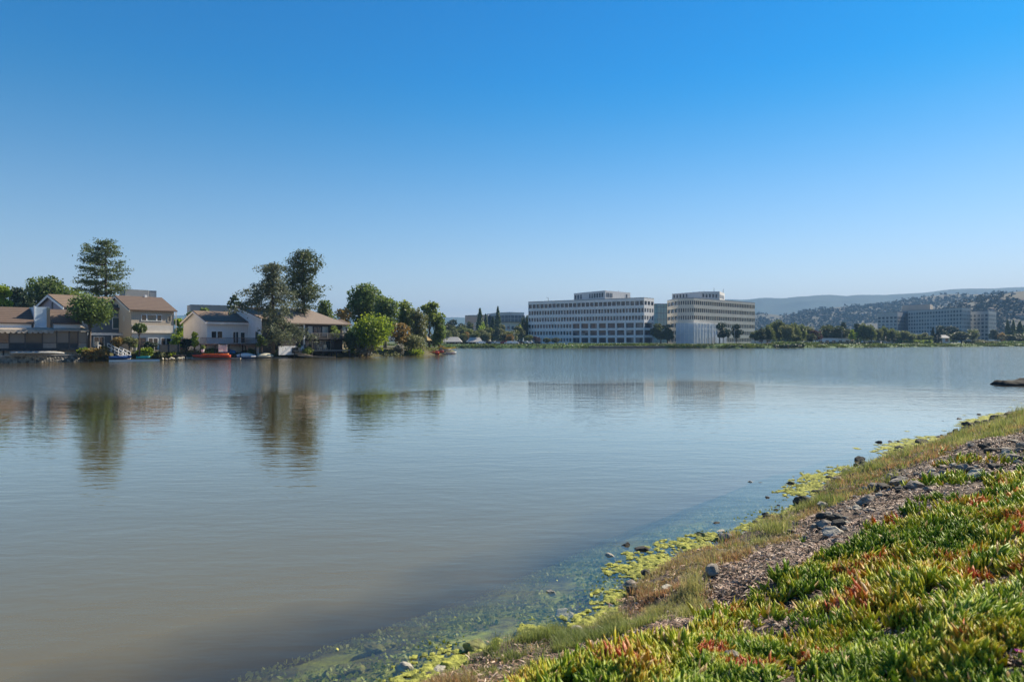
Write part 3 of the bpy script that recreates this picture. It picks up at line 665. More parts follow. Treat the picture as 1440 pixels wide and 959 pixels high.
# the row of stones on the bank
row = [(1155, 752), (1165, 738), (1185, 728), (1210, 708), (1235, 694), (1262, 682), (1300, 672), (1350, 660), (1400, 652), (1445, 640)]
cnt = 0
BIG = {3: 'largest smooth grey rock of the stone row, beside the brown scrub', 5: 'dark blue grey rock in the middle of the stone row'}
for i in range(122):
    t = rng.random() * (len(row) - 1.001); k = int(t); f = t - k
    px = row[k][0] * (1 - f) + row[k + 1][0] * f + rng.normal() * 19; py = row[k][1] * (1 - f) + row[k + 1][1] * f + rng.normal() * 11
    x, y, z = hit(px, py); size = float(np.clip(rng.lognormal(2.55, .42), 6, 28)) / F * y
    mm = ['rock_grey', 'rock_grey', 'rock_dark', 'rock_pale'][rng.integers(4)]
    place_rock(x, y, z, size, mm, {'rock_grey': 'grey angular rock in the row of stones along the middle of the bank', 'rock_dark': 'dark angular rock in the row of stones along the middle of the bank', 'rock_pale': 'pale angular rock in the row of stones along the middle of the bank'}[mm],
               {'rock_grey': 'grey rocks in the stone row on the bank', 'rock_dark': 'dark rocks in the stone row on the bank', 'rock_pale': 'pale rocks in the stone row on the bank'}[mm], sink=.22)
for (px, py, wp, lab) in [(1262, 678, 22, 'large dark boulder at the bend of the stone row'), (1282, 690, 24, 'smooth slate rock just right of the dark boulder'), (1218, 707, 26, 'wide slate rock at the left of the stone row'), (1160, 741, 28, 'flat grey slab at the near end of the stone row'),
                          (1385, 630, 17, 'dark boulder on the upper bank near the right edge'), (1427, 622, 17, 'blue grey boulder at the right edge of the upper bank'), (1400, 660, 20, 'dark rock beside the top edge of the ice plant')]:
    x, y, z = hit(px, py); place_rock(x, y, z, wp / F * y, 'rock_dark' if 'dark' in lab else 'rock_grey', lab, sink=.2)
# wave-washed stones along the water line
for i in range(92):
    t = rng.random() ** .7; s_ = 5.0 + t * 30; 
    v_ = rng.random(60) * 2.4 - 6.2; X = (s_ + v_) / 1.414; Y = (s_ - v_) / 1.414; dd = near_d(X, Y); k = np.arange(60)
    k = [q for q in k if -.28 < dd[q] < .16]
    if not len(k): continue
    q = k[0]; y = float(Y[q]); size = float(np.clip(rng.lognormal(2.1, .4), 4, 17)) / F * y
    dk = rng.random() < .78
    place_rock(float(X[q]), y, max(0, float(near_z(X[q:q + 1], Y[q:q + 1])[0])) - .01, size, 'rock_dark' if dk else 'rock_grey',
               'small dark wet rock along the water line of the near bank' if dk else 'small pale rock along the water line of the near bank', 'dark rocks along the water line' if dk else 'pale rocks along the water line')
for (px, py, wp, lab) in [(985, 888, 26, 'grey rock among the ice plant in the left of the bank'), (1030, 935, 26, 'grey rock low among red ice plant tips'), (862, 910, 18, 'small pale rock in the grass by the near corner'), (1245, 815, 12, 'small grey rock showing between the ice plant fans')]:
    x, y, z = hit(px, py); place_rock(x, y, z + .03, wp / F * y, 'rock_grey', lab, sink=.1)
# gravel
P = bank_pts(5200, lambda px, py, d, X, Y: np.clip((d - .0) / .2, 0, 1) * np.clip((ip_edge(X, Y) + .05 - d) / .2, 0, 1) * .8, near_bias=.8)
me0 = rock_mesh(5, .7, 1); TVg = np.array([v.co[:] for v in me0.vertices]); TFg = np.array([list(p.vertices) for p in me0.polygons])
n = len(P); az = rng.random(n) * 6.28; o1 = np.ones(n)
U = np.stack([np.cos(az), np.sin(az), 0 * az], 1); W = np.stack([-np.sin(az), np.cos(az), 0 * az], 1); N_ = np.stack([0 * az, 0 * az, o1], 1)
sz = (.018 + .035 * rng.random(n) ** 2) * np.clip(P[:, 1] * .11, .8, 2.2)
me = instancer('gravel', TVg, [TFg], P[:, :3] + [0, 0, .004], U, W, N_, np.stack([sz * 1.2, sz, sz], 1))
mat('gravel_grey', (.3, .25, .19), .95, col2=(.09, .075, .06), scale=14)
tag(link('gravel', me, 'gravel_grey'), 'loose gravel and pebbles between the plants and stones', 'gravel', kind='stuff')
# the pink flower
x, y, z = hit(1433, 935)
fl = thing('flower', 'single magenta ice plant flower at the right edge of the picture', 'flower', (x, y, z + .055))
mat('petal', (.6, .05, .4), .5); mat('flower_eye', (.7, .6, .1), .6); mat('stalk', (.1, .2, .04), .6)
mb = MB()
for i in range(26):
    a = i / 26 * 6.283; q = .021 * (1 + .1 * math.sin(i * 5)); c_, s_ = math.cos(a), math.sin(a)
    mb.add([(c_ * .004, s_ * .004, 0), (c_ * q * .6 - s_ * .0022, s_ * q * .6 + c_ * .0022, .006), (c_ * q, s_ * q, .010), (c_ * q * .6 + s_ * .0022, s_ * q * .6 - c_ * .0022, .006)], [(0, 1, 2, 3)])
mb.build('petals', 'petal', fl)
MB().tube([(0, 0, 0), (0, 0, .006)], [.006, .004], 10).build('flower_center', 'flower_eye', fl); MB().tube([(0, 0, -.06), (0, 0, 0)], [.004, .005], 6).build('stalk', 'stalk', fl)
# the dark low islet of rock off the bank
x0 = (1400 - CX) / F * 46.5
mb = MB()
xs_ = np.linspace(0, 7.5, 46); ys_ = np.linspace(-.9, .9, 15)
me = grid_mesh('islet', xs_, ys_, lambda X, Y: -.15 + (.62 * np.clip(1 - (Y / .9) ** 2, 0, 1) ** .5 * np.clip(X / .35, 0, 1) ** .6 * np.clip((7.5 - X) / 1.5, 0, 1)) * (.62 + .55 * fbm(X * 1.6, Y * 1.6, 3, 300)) + .1 * (fbm(X * 5, Y * 5, 3, 301) - .5))
mat('rock_black', (.03, .03, .026), .95, col2=(.012, .013, .012), scale=4, bump=.04); o = link('rock', me, 'rock_black'); o.location = (x0, 46.5, 0); tag(o, 'long low black rock rising from the water at the right edge', 'rock')

# ================================================================ trees
mat('bark', (.13, .1, .075), .95, col2=(.06, .047, .038), scale=3, bump=.03)
mat('bark_pale', (.3, .25, .19), .95, col2=(.15, .12, .1), scale=3, bump=.03)
foliage('pine_needles', (0.055, 0.086, 0.035), (0.116, 0.156, 0.050), (0.234, 0.204, 0.078), .5, .3)
foliage('cedar_needles', (0.078, 0.101, 0.063), (0.156, 0.179, 0.093), (0.265, 0.250, 0.133), .5, .3)
foliage('leaf_deep', (0.055, 0.097, 0.026), (0.125, 0.187, 0.041), (0.219, 0.265, 0.063), .5, .4)
foliage('leaf_mid', (0.093, 0.148, 0.035), (0.204, 0.265, 0.055), (0.343, 0.375, 0.093), .5, .45)
foliage('leaf_lime', (.09, .17, .018), (.27, .35, .022), (.5, .48, .035), .3, .45)
foliage('leaf_olive', (0.085, 0.104, 0.043), (0.159, 0.171, 0.061), (0.244, 0.232, 0.085), .5, .35)
foliage('leaf_orange', (0.146, 0.122, 0.037), (0.305, 0.207, 0.049), (0.439, 0.244, 0.061), .5, .35)
foliage('leaf_grey', (0.146, 0.146, 0.110), (0.244, 0.232, 0.183), (0.329, 0.305, 0.244), .8, .25)
foliage('leaf_plum', (0.061, 0.030, 0.024), (0.110, 0.055, 0.037), None, .8, .25)
foliage('leaf_dark', (0.019, 0.038, 0.019), (0.044, 0.070, 0.031), (0.078, 0.093, 0.038), .5, .15)

def crown_blob(clumps, n, leaf, name='crown', hollow=.5, up=None):
    vol = np.array([c[3] * c[4] * c[5] for c in clumps]) ** .7; cnt = (vol / vol.sum() * n).astype(int) + 4
    pts = np.concatenate([ellipsoid_pts(*c, k, hollow) for c, k in zip(clumps, cnt)])
    return leaf_cloud(pts, leaf, name, updir=up)
def broad_clumps(H, W, z0, nc, r, D=None, lop=0, top=1.0, dome=False):
    """clumps filling an uneven dome between z0 and H"""
    D = D or W; out = []; cz = (H + z0) / 2; hz = (H - z0) / 2
    for i in range(nc):
        a = rng.random() * 6.283; q = rng.random() ** .5; e = rng.random() * 2 - 1
        rr = math.sqrt(max(0, 1 - (abs(e) if not dome else max(0, e)) ** 3)) * q
        s = r * (.7 + .7 * rng.random())
        out.append((math.cos(a) * rr * (W / 2 - s * .6) + lop * e, math.sin(a) * rr * (D / 2 - s * .6), cz + e * (hz - s * .55), s, s, s * (.62 + .25 * rng.random())))
    return out
def limbs(mb, z0, targets, r0, k=5):
    for t in targets:
        p0 = Vector((0, 0, z0 * (.75 + .3 * rng.random()))); p1 = Vector(t[:3]); mid = p0.lerp(p1, .5) + Vector((0, 0, -.06 * (p1 - p0).length)) + Vector(rng.normal(size=3) * .04 * (p1 - p0).length)
        mb.tube([p0, mid, p1], [r0, r0 * .6, r0 * .18], k, False)
def broad_tree(name, label, cat, px, ytop, ybase_crown, D, wpx, mt, n=2200, leaf=.3, base=1.5, nc=16, group=None, bark='bark', kcl=.3, lop=0, trunk_r=None, hollow=.5, Dd=None, lean=0):
    x = (px - CX) / F * D; H = zat(ytop, D) - base; zc = zat(ybase_crown, D) - base; W = wpx / F * D
    t = thing(name, label, cat, (x, D, base), 0, group); cl = broad_clumps(H, W, zc, int(nc * 1.6), (W * .55 + (H - zc) * .3) * kcl, D=Dd, lop=lop, dome=(cat == 'shrub'))
    cl = [(c[0] + lean, *c[1:]) for c in cl]
    mb = MB(); r0 = trunk_r or max(.12, H * .018); th = max(zc * .9, H * .35)
    mb.tube([(0, 0, -.4), (lean * .3 + .03 * H * rng.normal() * .4, 0, th * .5), (lean * .7, 0, th)], [r0 * 1.25, r0, r0 * .75], 7)
    limbs(mb, th, [(c[0], c[1], c[2]) for c in cl[:8]], r0 * .45)
    mb.build('trunk', bark, t, True)
    link('crown', crown_blob(cl, n, leaf, hollow=hollow), mt, t)
    return t
def dup_tree(src, label, px, D, ytop, wpx, base=1.5, group=None, rz=None, name=None):
    """another tree of the same kind, its own size and turn"""
    o = copy_tree(src); H0 = src['h0']; W0 = src['w0']; o.location = ((px - CX) / F * D, D, base)
    sz = (zat(ytop, D) - base) / H0; sw = wpx / F * D / W0; o.scale = (sw, sw, sz); o.rotation_euler = (0, 0, rng.random() * 6.28 if rz is None else rz)
    o['label'] = label
    if group: o['group'] = group
    return o
LAY = [373, 381, 389, 397, 408, 419, 430, 441, 452, 462, 471, 479]
def conifer(label, px, ytop, D, base, tiers, mt, n_leaf, leaf, group=None, name='conifer_tree', droop=.0, bark='bark', trunk_lean=0, spread=.3, r0=None, up=None, thick=.5):
    """tiers: (py, left half-width px, right half-width px) from the top down; limbs reach that far with tufts along them"""
    x = (px - CX) / F * D; H = zat(ytop, D) - base; t = thing(name, label, 'tree', (x, D, base), 0, group)
    mb = MB(); r0 = r0 or H * .017
    mb.tube([(0, 0, -.4), (0.02 * H * trunk_lean, 0, H * .45), (0, 0, H * .97)], [r0 * 1.2, r0 * .75, r0 * .12], 8)
    pts = []; wts = []; m_ = F / D
    ty = [q[0] for q in tiers]; nb = int(n_leaf / 42)
    for i in range(nb):
        u = i / (nb - 1); py = ty[0] + (ty[-1] - ty[0]) * u + rng.normal() * 1.2; z = zat(py, D) - base
        if droop > .2:
            lay = min(LAY, key=lambda q: abs(q - py)); py = lay + rng.normal() * 1.1; z = zat(py, D) - base
        L = np.interp(py, ty, [q[1] for q in tiers]) / m_; Rr = np.interp(py, ty, [q[2] for q in tiers]) / m_
        a = i * 2.4 + rng.normal() * .4; side = math.cos(a); reach = (Rr if side > 0 else L); dep = (L + Rr) / 2
        f = (.72 + .38 * rng.random()) if droop < .2 else (.6 + .6 * rng.random()); ex = side * reach * f; ey = math.sin(a) * dep * f * .85; ln = math.hypot(ex, ey)
        z1 = z + (.12 - droop) * ln + rng.normal() * .05 * ln; zs = z - (.1 if droop < .2 else -.25) * ln
        p0 = Vector((0, 0, max(zs, .3))); p1 = Vector((ex, ey, z1)); md = p0.lerp(p1, .55) + Vector((0, 0, (.06 if droop < .2 else .14) * ln))
        mb.tube([p0, md, p1], [r0 * .24, r0 * .15, r0 * .04], 4, False)
        K = 5 if droop < .2 else 7; tt = np.concatenate([[1.0], .32 + .6 * rng.random(K - 1)]); per = int(42 / K)
        tc = np.array([(p0 * (1 - q) ** 2 + md * 2 * q * (1 - q) + p1 * q * q)[:] for q in tt]); sp = spread * (.5 + ln * .07)
        tc += rng.normal(size=tc.shape) * [sp * .7, sp * .7, sp * .25]
        c = np.repeat(tc, per, 0); k = len(c); c = c + rng.normal(size=(k, 3)) * [sp * .42, sp * .42, sp * thick * .42]
        if droop > .2: c[:, 2] -= np.abs(rng.normal(size=k)) * sp * 1.1
        pts.append(c)
    mb.build('trunk', bark, t, True)
    link('crown', leaf_cloud(np.concatenate(pts), leaf, 'crown', updir=up), mt, t)
    return t

G = 1.35  # ground level of the left shore
def branch_tree(name, label, px, ytop, D, base, br, mt, leaf, per, pad, lift=.0, droop=.0, bark='bark', r0=.3, extra=2, fl=.45):
    """br: limbs as (height on the trunk, tip px, tip y) read off the tree's outline; extra limbs of like reach point toward and away from the viewer"""
    x = (px - CX) / F * D; H = zat(ytop, D) - base; t = thing(name, label, 'tree', (x, D, base)); m_ = F / D
    mb = MB(); mb.tube([(0, 0, -.4), (.12, 0, H * .3), (-.1, .1, H * .6), (0, 0, H * .98)], [r0 * 1.25, r0, r0 * .6, r0 * .12], 9); pts = []
    for (ya, tx, ty) in br:
        za = zat(ya, D) - base; zt_ = zat(ty, D) - base; dx = (tx - px) / m_
        for e_ in range(1 + extra):
            a = 0 if e_ == 0 else rng.uniform(.5, 1.35) * (1 if e_ % 2 else -1); q = 1 if e_ == 0 else rng.uniform(.6, .95)
            p0 = Vector((0, 0, za + rng.normal() * .2 * (e_ > 0))); p1 = Vector((dx * math.cos(a) * q, abs(dx) * math.sin(a) * q, za + (zt_ - za) * q + (rng.normal() * .3 if e_ else 0))); ln = (p1 - p0).length
            md = p0.lerp(p1, .5) + Vector((0, 0, -lift * ln + droop * ln)); r1 = r0 * min(.36, .08 + ln * .045)
            mb.tube([p0, p0.lerp(md, .55) + Vector((0, 0, -lift * ln * .1)), md, md.lerp(p1, .5), p1], [r1, r1 * .8, r1 * .6, r1 * .4, r1 * .12], 5, False)
            K = max(3, int(ln * 2.0)); tt = np.concatenate([[1., .93], .3 + .65 * rng.random(K)])
            for u in tt:
                c = p0 * (1 - u) ** 2 + md * 2 * u * (1 - u) + p1 * u * u; c = np.array(c[:]) + rng.normal(size=3) * [pad * .35, pad * .5, pad * .2]
                k = int(per * (.6 + .7 * rng.random())); s_ = pad * (.55 + .6 * rng.random()); w_ = rng.normal(size=(k, 3)) * [s_ * .5, s_ * .5, s_ * fl * .45]
                if droop > 0: w_[:, 2] -= np.abs(rng.normal(size=k)) * s_ * .9
                pts.append(c + w_)
    mb.build('trunk', bark, t, True); link('crown', leaf_cloud(np.concatenate(pts), leaf, 'crown', updir=((0, 0, 1), .25)), mt, t); return t
branch_tree('pine_tree', 'tall ragged pine with a rounded broad top rising behind the cream house', 149, 336.5, 121, G,
    [(345, 138, 340), (343, 156, 339), (352, 118, 343), (350, 164, 346), (358, 119, 351), (356, 160, 352), (366, 117, 357), (362, 167, 358), (372, 116, 366), (369, 172, 368), (374, 128, 362), (381, 114, 375), (378, 180, 380), (386, 124, 378), (388, 111, 386), (386, 176, 386), (394, 106, 396), (393, 169, 391), (399, 118, 395), (403, 107, 405), (400, 179, 402), (406, 172, 406), (409, 118, 408), (412, 133, 414), (411, 165, 411), (417, 125, 419), (420, 160, 419), (424, 140, 426)],
    'pine_needles', .17, 24, .85, lift=.13, r0=.33)
branch_tree('pine_tree', 'tall dark pine with bushy tufted branches above the hip roofed house', 427, 352.5, 127, G,
    [(362, 420, 355), (362, 434, 355), (368, 414, 360), (368, 443, 361), (373, 407, 366), (374, 449, 368), (378, 412, 372), (380, 451, 375), (384, 399, 379), (385, 443, 383), (388, 405, 385), (392, 401, 391), (392, 437, 390), (397, 408, 396), (398, 438, 397), (403, 399, 402), (406, 455, 404), (408, 445, 408), (409, 404, 409), (413, 400, 413), (415, 451, 417), (418, 409, 419), (420, 440, 421), (426, 415, 428), (430, 440, 432), (436, 420, 436)],
    'pine_needles', .19, 28, 1.1, lift=.05, r0=.36, fl=.7)
branch_tree('cedar_tree', 'wide cedar with drooping layered branches beside the white house', 384, 369, 113, G,
    [(374, 363, 374), (373, 397, 374), (377, 370, 379), (378, 392, 381), (384, 375, 387), (386, 399, 391), (391, 372, 395), (394, 396, 400), (398, 362, 404), (399, 404, 404), (402, 337, 411), (405, 348, 414), (407, 414, 411), (410, 356, 419), (412, 404, 418), (414, 322, 436), (417, 340, 432), (419, 422, 427), (424, 360, 434), (428, 410, 437), (432, 372, 442), (438, 398, 448), (444, 408, 460), (448, 366, 462), (450, 425, 462), (455, 444, 474), (457, 432, 470), (460, 376, 478), (462, 415, 474), (465, 398, 480)],
    'cedar_needles', .17, 30, .68, droop=.10, bark='bark', r0=.26, fl=.38, extra=2)
conifer('small spiky fir tip showing over the white house roof', 329, 415, 150, G, [(416, 3, 3), (424, 8, 8), (434, 10, 10), (444, 14, 14)], 'pine_needles', 1200, .35, name='fir_tree')
# broadleaf trees around the houses
broad_tree('umbrella_pine', 'round topped umbrella pine with a bare forked trunk beside the screened porch', 'tree', 125, 415, 456, 100.5, 62, 'leaf_deep', 5200, .24, 1.3, 26, kcl=.3, trunk_r=.22, lean=.3)
broad_tree('broadleaf_tree', 'bushy dark green tree behind the gabled house roof', 'tree', 66, 390, 440, 138, 60, 'leaf_deep', 4200, .36, G, 22)
broad_tree('broadleaf_tree', 'low dark hedge-like tree left of the bushy tree, behind the brown roof', 'tree', 28, 405, 440, 132, 42, 'leaf_dark', 2600, .34, G, 14)
broad_tree('broadleaf_tree', 'rounded tree filling the gap between bushy tree and tall pine', 'tree', 102, 404, 446, 142, 34, 'leaf_mid', 1800, .34, G, 10)
broad_tree('broadleaf_tree', 'sunlit yellow green tree at the far left edge', 'tree', 2, 401, 440, 112, 24, 'leaf_lime', 1700, .26, G, 10)
broad_tree('broadleaf_tree', 'low green trees showing under the tall pine beside the cream house', 'tree', 146, 424, 450, 135, 46, 'leaf_olive', 1500, .3, G, 10)
broad_tree('small_tree', 'small leaning tree with a flat dark crown before the cream house', 'tree', 196, 455, 468, 102, 19, 'leaf_deep', 1100, .2, 1.1, 8, trunk_r=.1, lean=.0, kcl=.42)
broad_tree('broadleaf_tree', 'small bright tree in the gap between the cream and white houses', 'tree', 252, 448, 474, 150, 17, 'leaf_lime', 700, .3, G, 6)
broad_tree('broadleaf_tree', 'dark tree at the left end of the grey building', 'tree', 268, 434, 470, 148, 9, 'leaf_deep', 500, .3, G, 5)
broad_tree('broadleaf_tree', 'dark tree top over the white house ridge', 'tree', 287, 433, 450, 145, 13, 'leaf_deep', 600, .3, G, 5)
broad_tree('broadleaf_tree', 'dark trees behind the right end of the hip roof', 'tree', 459, 419, 460, 142, 24, 'leaf_deep', 1800, .32, G, 12)
broad_tree('broadleaf_tree', 'brown tinged small tree behind the beige house', 'tree', 482, 434, 462, 150, 26, 'leaf_orange', 900, .3, G, 8)
broad_tree('eucalyptus_tree', 'big pale-limbed eucalyptus, taller left half of the pair', 'tree', 515, 399, 462, 156, 56, 'leaf_deep', 6200, .36, G, 30, bark='bark_pale', kcl=.24, trunk_r=.35)
broad_tree('eucalyptus_tree', 'big dark eucalyptus sloping down right of the taller one', 'tree', 541, 416, 472, 151, 38, 'leaf_deep', 4200, .36, G, 22, bark='bark_pale', kcl=.26, trunk_r=.35)
broad_tree('broadleaf_tree', 'ragged topped tree right of the dark eucalyptus', 'tree', 570, 424, 466, 160, 32, 'leaf_mid', 2600, .34, G, 18, kcl=.24)
broad_tree('willow_tree', 'pale drooping tree between the ragged tree and the point', 'tree', 587, 436, 486, 154, 28, 'leaf_olive', 2600, .32, G, 16, kcl=.26)
broad_tree('broadleaf_tree', 'airy two lobed tree with sky showing through near the point', 'tree', 604, 421, 462, 165, 26, 'leaf_mid', 1700, .34, G, 12, kcl=.22)
broad_tree('broadleaf_tree', 'dark drooping tree at the right end of the shore grove', 'tree', 617, 436, 488, 166, 20, 'leaf_deep', 1900, .33, G, 12, kcl=.3)
broad_tree('broadleaf_tree', 'bright olive tree behind the thatched umbrella', 'tree', 611, 460, 486, 175, 28, 'leaf_olive', 1200, .3, G, 8)
broad_tree('shrub', 'huge rounded shrub with sunlit yellow green top by the water', 'shrub', 520, 446, 494, 131, 66, 'leaf_lime', 8500, .28, .5, 20, kcl=.36, hollow=.55)
broad_tree('shrub', 'dark green bush under the left side of the huge yellow shrub', 'shrub', 492, 468, 492, 128, 22, 'leaf_deep', 1500, .24, .7, 8)
broad_tree('shrub', 'orange green bush right of the huge yellow shrub', 'shrub', 561, 455, 484, 141, 32, 'leaf_orange', 1700, .28, .9, 10)
broad_tree('shrub', 'smooth olive green mound bush beside the boats point', 'shrub', 580, 470, 493, 143, 38, 'leaf_olive', 2200, .24, .6, 12)
broad_tree('shrub', 'grey purple bush under the olive mound', 'shrub', 561, 482, 498, 138, 15, 'leaf_grey', 900, .22, .2, 6)
broad_tree('shrub', 'grey shrub tangle below the huge yellow shrub', 'shrub', 515, 482, 500, 129, 34, 'leaf_grey', 1500, .24, .1, 8)
broad_tree('shrub', 'lime weeds right of the grey purple bush', 'shrub', 585, 491, 500, 141, 26, 'leaf_lime', 800, .2, .1, 8)
# shrubs before the houses
for (px, yt, yb, D, wp, mt, lab, n) in [
        (247, 471, 490, 112, 15, 'leaf_lime', 'slender bright shrub left of the dark garden hedge', 700), (274, 468, 488, 113, 10, 'leaf_lime', 'thin yellow green bamboo in front of the white gable', 600),
        (262, 474, 492, 114, 20, 'leaf_dark', 'dark garden hedge between the cream and white houses', 1100), (182, 473, 487, 104, 20, 'leaf_olive', 'flowering yellowish shrub before the cream house', 900),
        (165, 474, 488, 103, 16, 'leaf_orange', 'reddish shrub left of the flowering yellow shrub', 700), (205, 488, 503, 105, 26, 'leaf_lime', 'bright green shrub mound above the blue and teal dinghy', 1300),
        (222, 493, 504, 107.5, 20, 'leaf_olive', 'olive bank plant right of the bright mound', 800), (212, 480, 492, 107, 16, 'leaf_dark', 'dark shrub under the cream house terrace', 700),
        (132, 488, 504, 99.5, 30, 'leaf_orange', 'golden grass clump beside the stone wall', 1300), (118, 489, 500, 99, 16, 'leaf_lime', 'yellow weeds on top of the stone wall end', 600),
        (146, 486, 504, 102, 14, 'leaf_olive', 'straw coloured clump left of the white gangway', 600), (240, 492, 503, 110, 14, 'leaf_lime', 'green weeds on the bank before the cream house fence', 500),
        (352, 490, 502, 119, 18, 'leaf_deep', 'dark green plants behind the blue boat', 700), (392, 490, 503, 121, 26, 'leaf_deep', 'green shrubs right of the tarp covered boat', 1000),
        (432, 488, 500, 122.5, 20, 'leaf_mid', 'rounded green shrub by the fallen planks', 900), (469, 458, 484, 127, 16, 'leaf_mid', 'leafy shrub at the right end of the balcony house', 900),
        (493, 487, 497, 129, 12, 'leaf_lime', 'small green bush at the right end of the timber terrace', 500), (470, 497, 504, 127.5, 22, 'leaf_orange', 'orange brown marsh plants under the timber terrace', 700),
        (500, 498, 505, 131.5, 34, 'leaf_orange', 'orange brown marsh plants below the grey shrub tangle', 700), (545, 498, 505, 136, 36, 'leaf_olive', 'olive marsh plants right of the orange ones', 700),
        (300, 489, 499, 115, 22, 'leaf_mid', 'green plants behind the red and orange boat', 700), (368, 470, 488, 117, 16, 'leaf_deep', 'shaded shrub under the cedar at the white wall', 800),
        (620, 486, 494, 166, 14, 'leaf_orange', 'reddish bush behind the red boats', 500)]:
    broad_tree('shrub', lab, 'shrub', px, yt, yb, D, wp, mt, n, .2, min(1.3, max(.0, zat(yb, D))), 7)

# ================================================================ houses on the left shore
banded('tile_brown', (.16, .11, .078), (.07, .045, .035), 2, .26, duty=.34, tone=.45)
banded('tile_tan', (.23, .165, .11), (.11, .07, .05), 2, .28, duty=.32, tone=.4)
banded('shake_grey', (.27, .21, .165), (.11, .085, .07), 2, .2, duty=.2, tone=.45)
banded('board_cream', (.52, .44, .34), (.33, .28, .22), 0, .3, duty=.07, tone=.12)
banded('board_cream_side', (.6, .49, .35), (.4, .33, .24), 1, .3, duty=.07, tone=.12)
banded('board_white', (.74, .75, .76), (.5, .51, .53), 0, .35, duty=.05, tone=.06)
banded('board_mauve', (.33, .31, .36), (.22, .2, .24), 2, .2, duty=.1, tone=.12)
banded('board_blue', (.12, .16, .2), (.07, .1, .13), 2, .2, duty=.1, tone=.15)
banded('wood_dark', (.055, .045, .04), (.02, .018, .016), 0, .2, duty=.12, tone=.3)
banded('deck_wood', (.2, .14, .11), (.08, .055, .045), 0, .16, duty=.15, tone=.35)
banded('deck_grey', (.3, .27, .24), (.12, .1, .09), 0, .16, duty=.15, tone=.3)
mat('trim_white', (.8, .8, .78), .55, var=.04); mat('trim_cream', (.62, .56, .45), .6, var=.05); mat('stucco', (.6, .56, .5), .9, var=.06, scale=1)
mat('stucco_white', (.76, .76, .76), .9, var=.05, scale=1); mat('stucco_beige', (.62, .52, .38), .9, var=.07)
mat('gravel_roof', (.36, .31, .25), .95, var=.2, scale=2); mat('metal_dark', (.05, .05, .055), .5); mat('concrete', (.4, .38, .35), .9, var=.15)
mat('charcoal_felt', (.045, .05, .055), .9)
def glass(name, col, rough=.08, spec=.6, blinds=0):
    m, nt, b = nodes(name); b.inputs['Base Color'].default_value = (*col, 1); b.inputs['Roughness'].default_value = rough; b.inputs['Specular IOR Level'].default_value = spec
    n = nt.nodes.new('ShaderNodeTexNoise'); n.inputs['Scale'].default_value = .6; tc = nt.nodes.new('ShaderNodeTexCoord'); nt.links.new(tc.outputs['Object'], n.inputs[0])
    bp = nt.nodes.new('ShaderNodeBump'); bp.inputs['Distance'].default_value = .02; nt.links.new(n.outputs['Fac'], bp.inputs['Height']); nt.links.new(bp.outputs[0], b.inputs['Normal'])
    if blinds:                                          # some panes have pale blinds drawn behind them
        g = nt.nodes.new('ShaderNodeNewGeometry'); v = nt.nodes.new('ShaderNodeVectorMath'); v.operation = 'SCALE'; v.inputs[3].default_value = blinds; nt.links.new(g.outputs['Position'], v.inputs[0])
        f_ = nt.nodes.new('ShaderNodeVectorMath'); f_.operation = 'FLOOR'; nt.links.new(v.outputs[0], f_.inputs[0]); wn = nt.nodes.new('ShaderNodeTexWhiteNoise'); nt.links.new(f_.outputs[0], wn.inputs[0])
        cr = nt.nodes.new('ShaderNodeValToRGB'); e = cr.color_ramp.elements; e[0].position = .45; e[0].color = (*[c * .6 for c in col], 1); e[1].position = 1; e[1].color = (.22, .22, .21, 1); x = e.new(.75); x.color = (*[c * 1.7 for c in col], 1)
        nt.links.new(wn.outputs['Value'], cr.inputs[0]); nt.links.new(cr.outputs[0], b.inputs['Base Color'])
    MATS[name] = m
glass('glass_dark', (.02, .025, .03)); glass('glass_teal', (.04, .09, .1)); glass('glass_curtain', (.3, .31, .3), .2); glass('glass_smoke', (.05, .055, .05), .15, .4)

def window(t, x0, x1, z0, z1, y=0., face='front', panes=2, gl='glass_dark', fr='trim_white', name='window', fw=.09, proud=.06, horiz=0):
    """frame with a pane behind it, set into a wall face; front faces local -y, left faces local -x"""
    tf = (lambda v: v) if face == 'front' else (lambda v: (v[1], -v[0], v[2]))
    mb = MB(); a = y - proud; b = y + .02
    mb.box(x0, x1, a, b, z0, z0 + fw, tf); mb.box(x0, x1, a, b, z1 - fw, z1, tf)
    mb.box(x0, x0 + fw, a, b, z0 + fw, z1 - fw, tf); mb.box(x1 - fw, x1, a, b, z0 + fw, z1 - fw, tf)
    for i in range(1, panes):
        q = x0 + (x1 - x0) * i / panes; mb.box(q - fw * .45, q + fw * .45, a, b, z0 + fw, z1 - fw, tf)
    for i in range(1, horiz + 1):
        q = z0 + (z1 - z0) * i / (horiz + 1); mb.box(x0 + fw, x1 - fw, a + .01, b, q - .03, q + .03, tf)
    f = mb.build(name, fr, t)
    MB().box(x0 + fw * .5, x1 - fw * .5, y - .022, y + .01, z0 + fw * .5, z1 - fw * .5, tf).build('pane', gl, f)
    return f
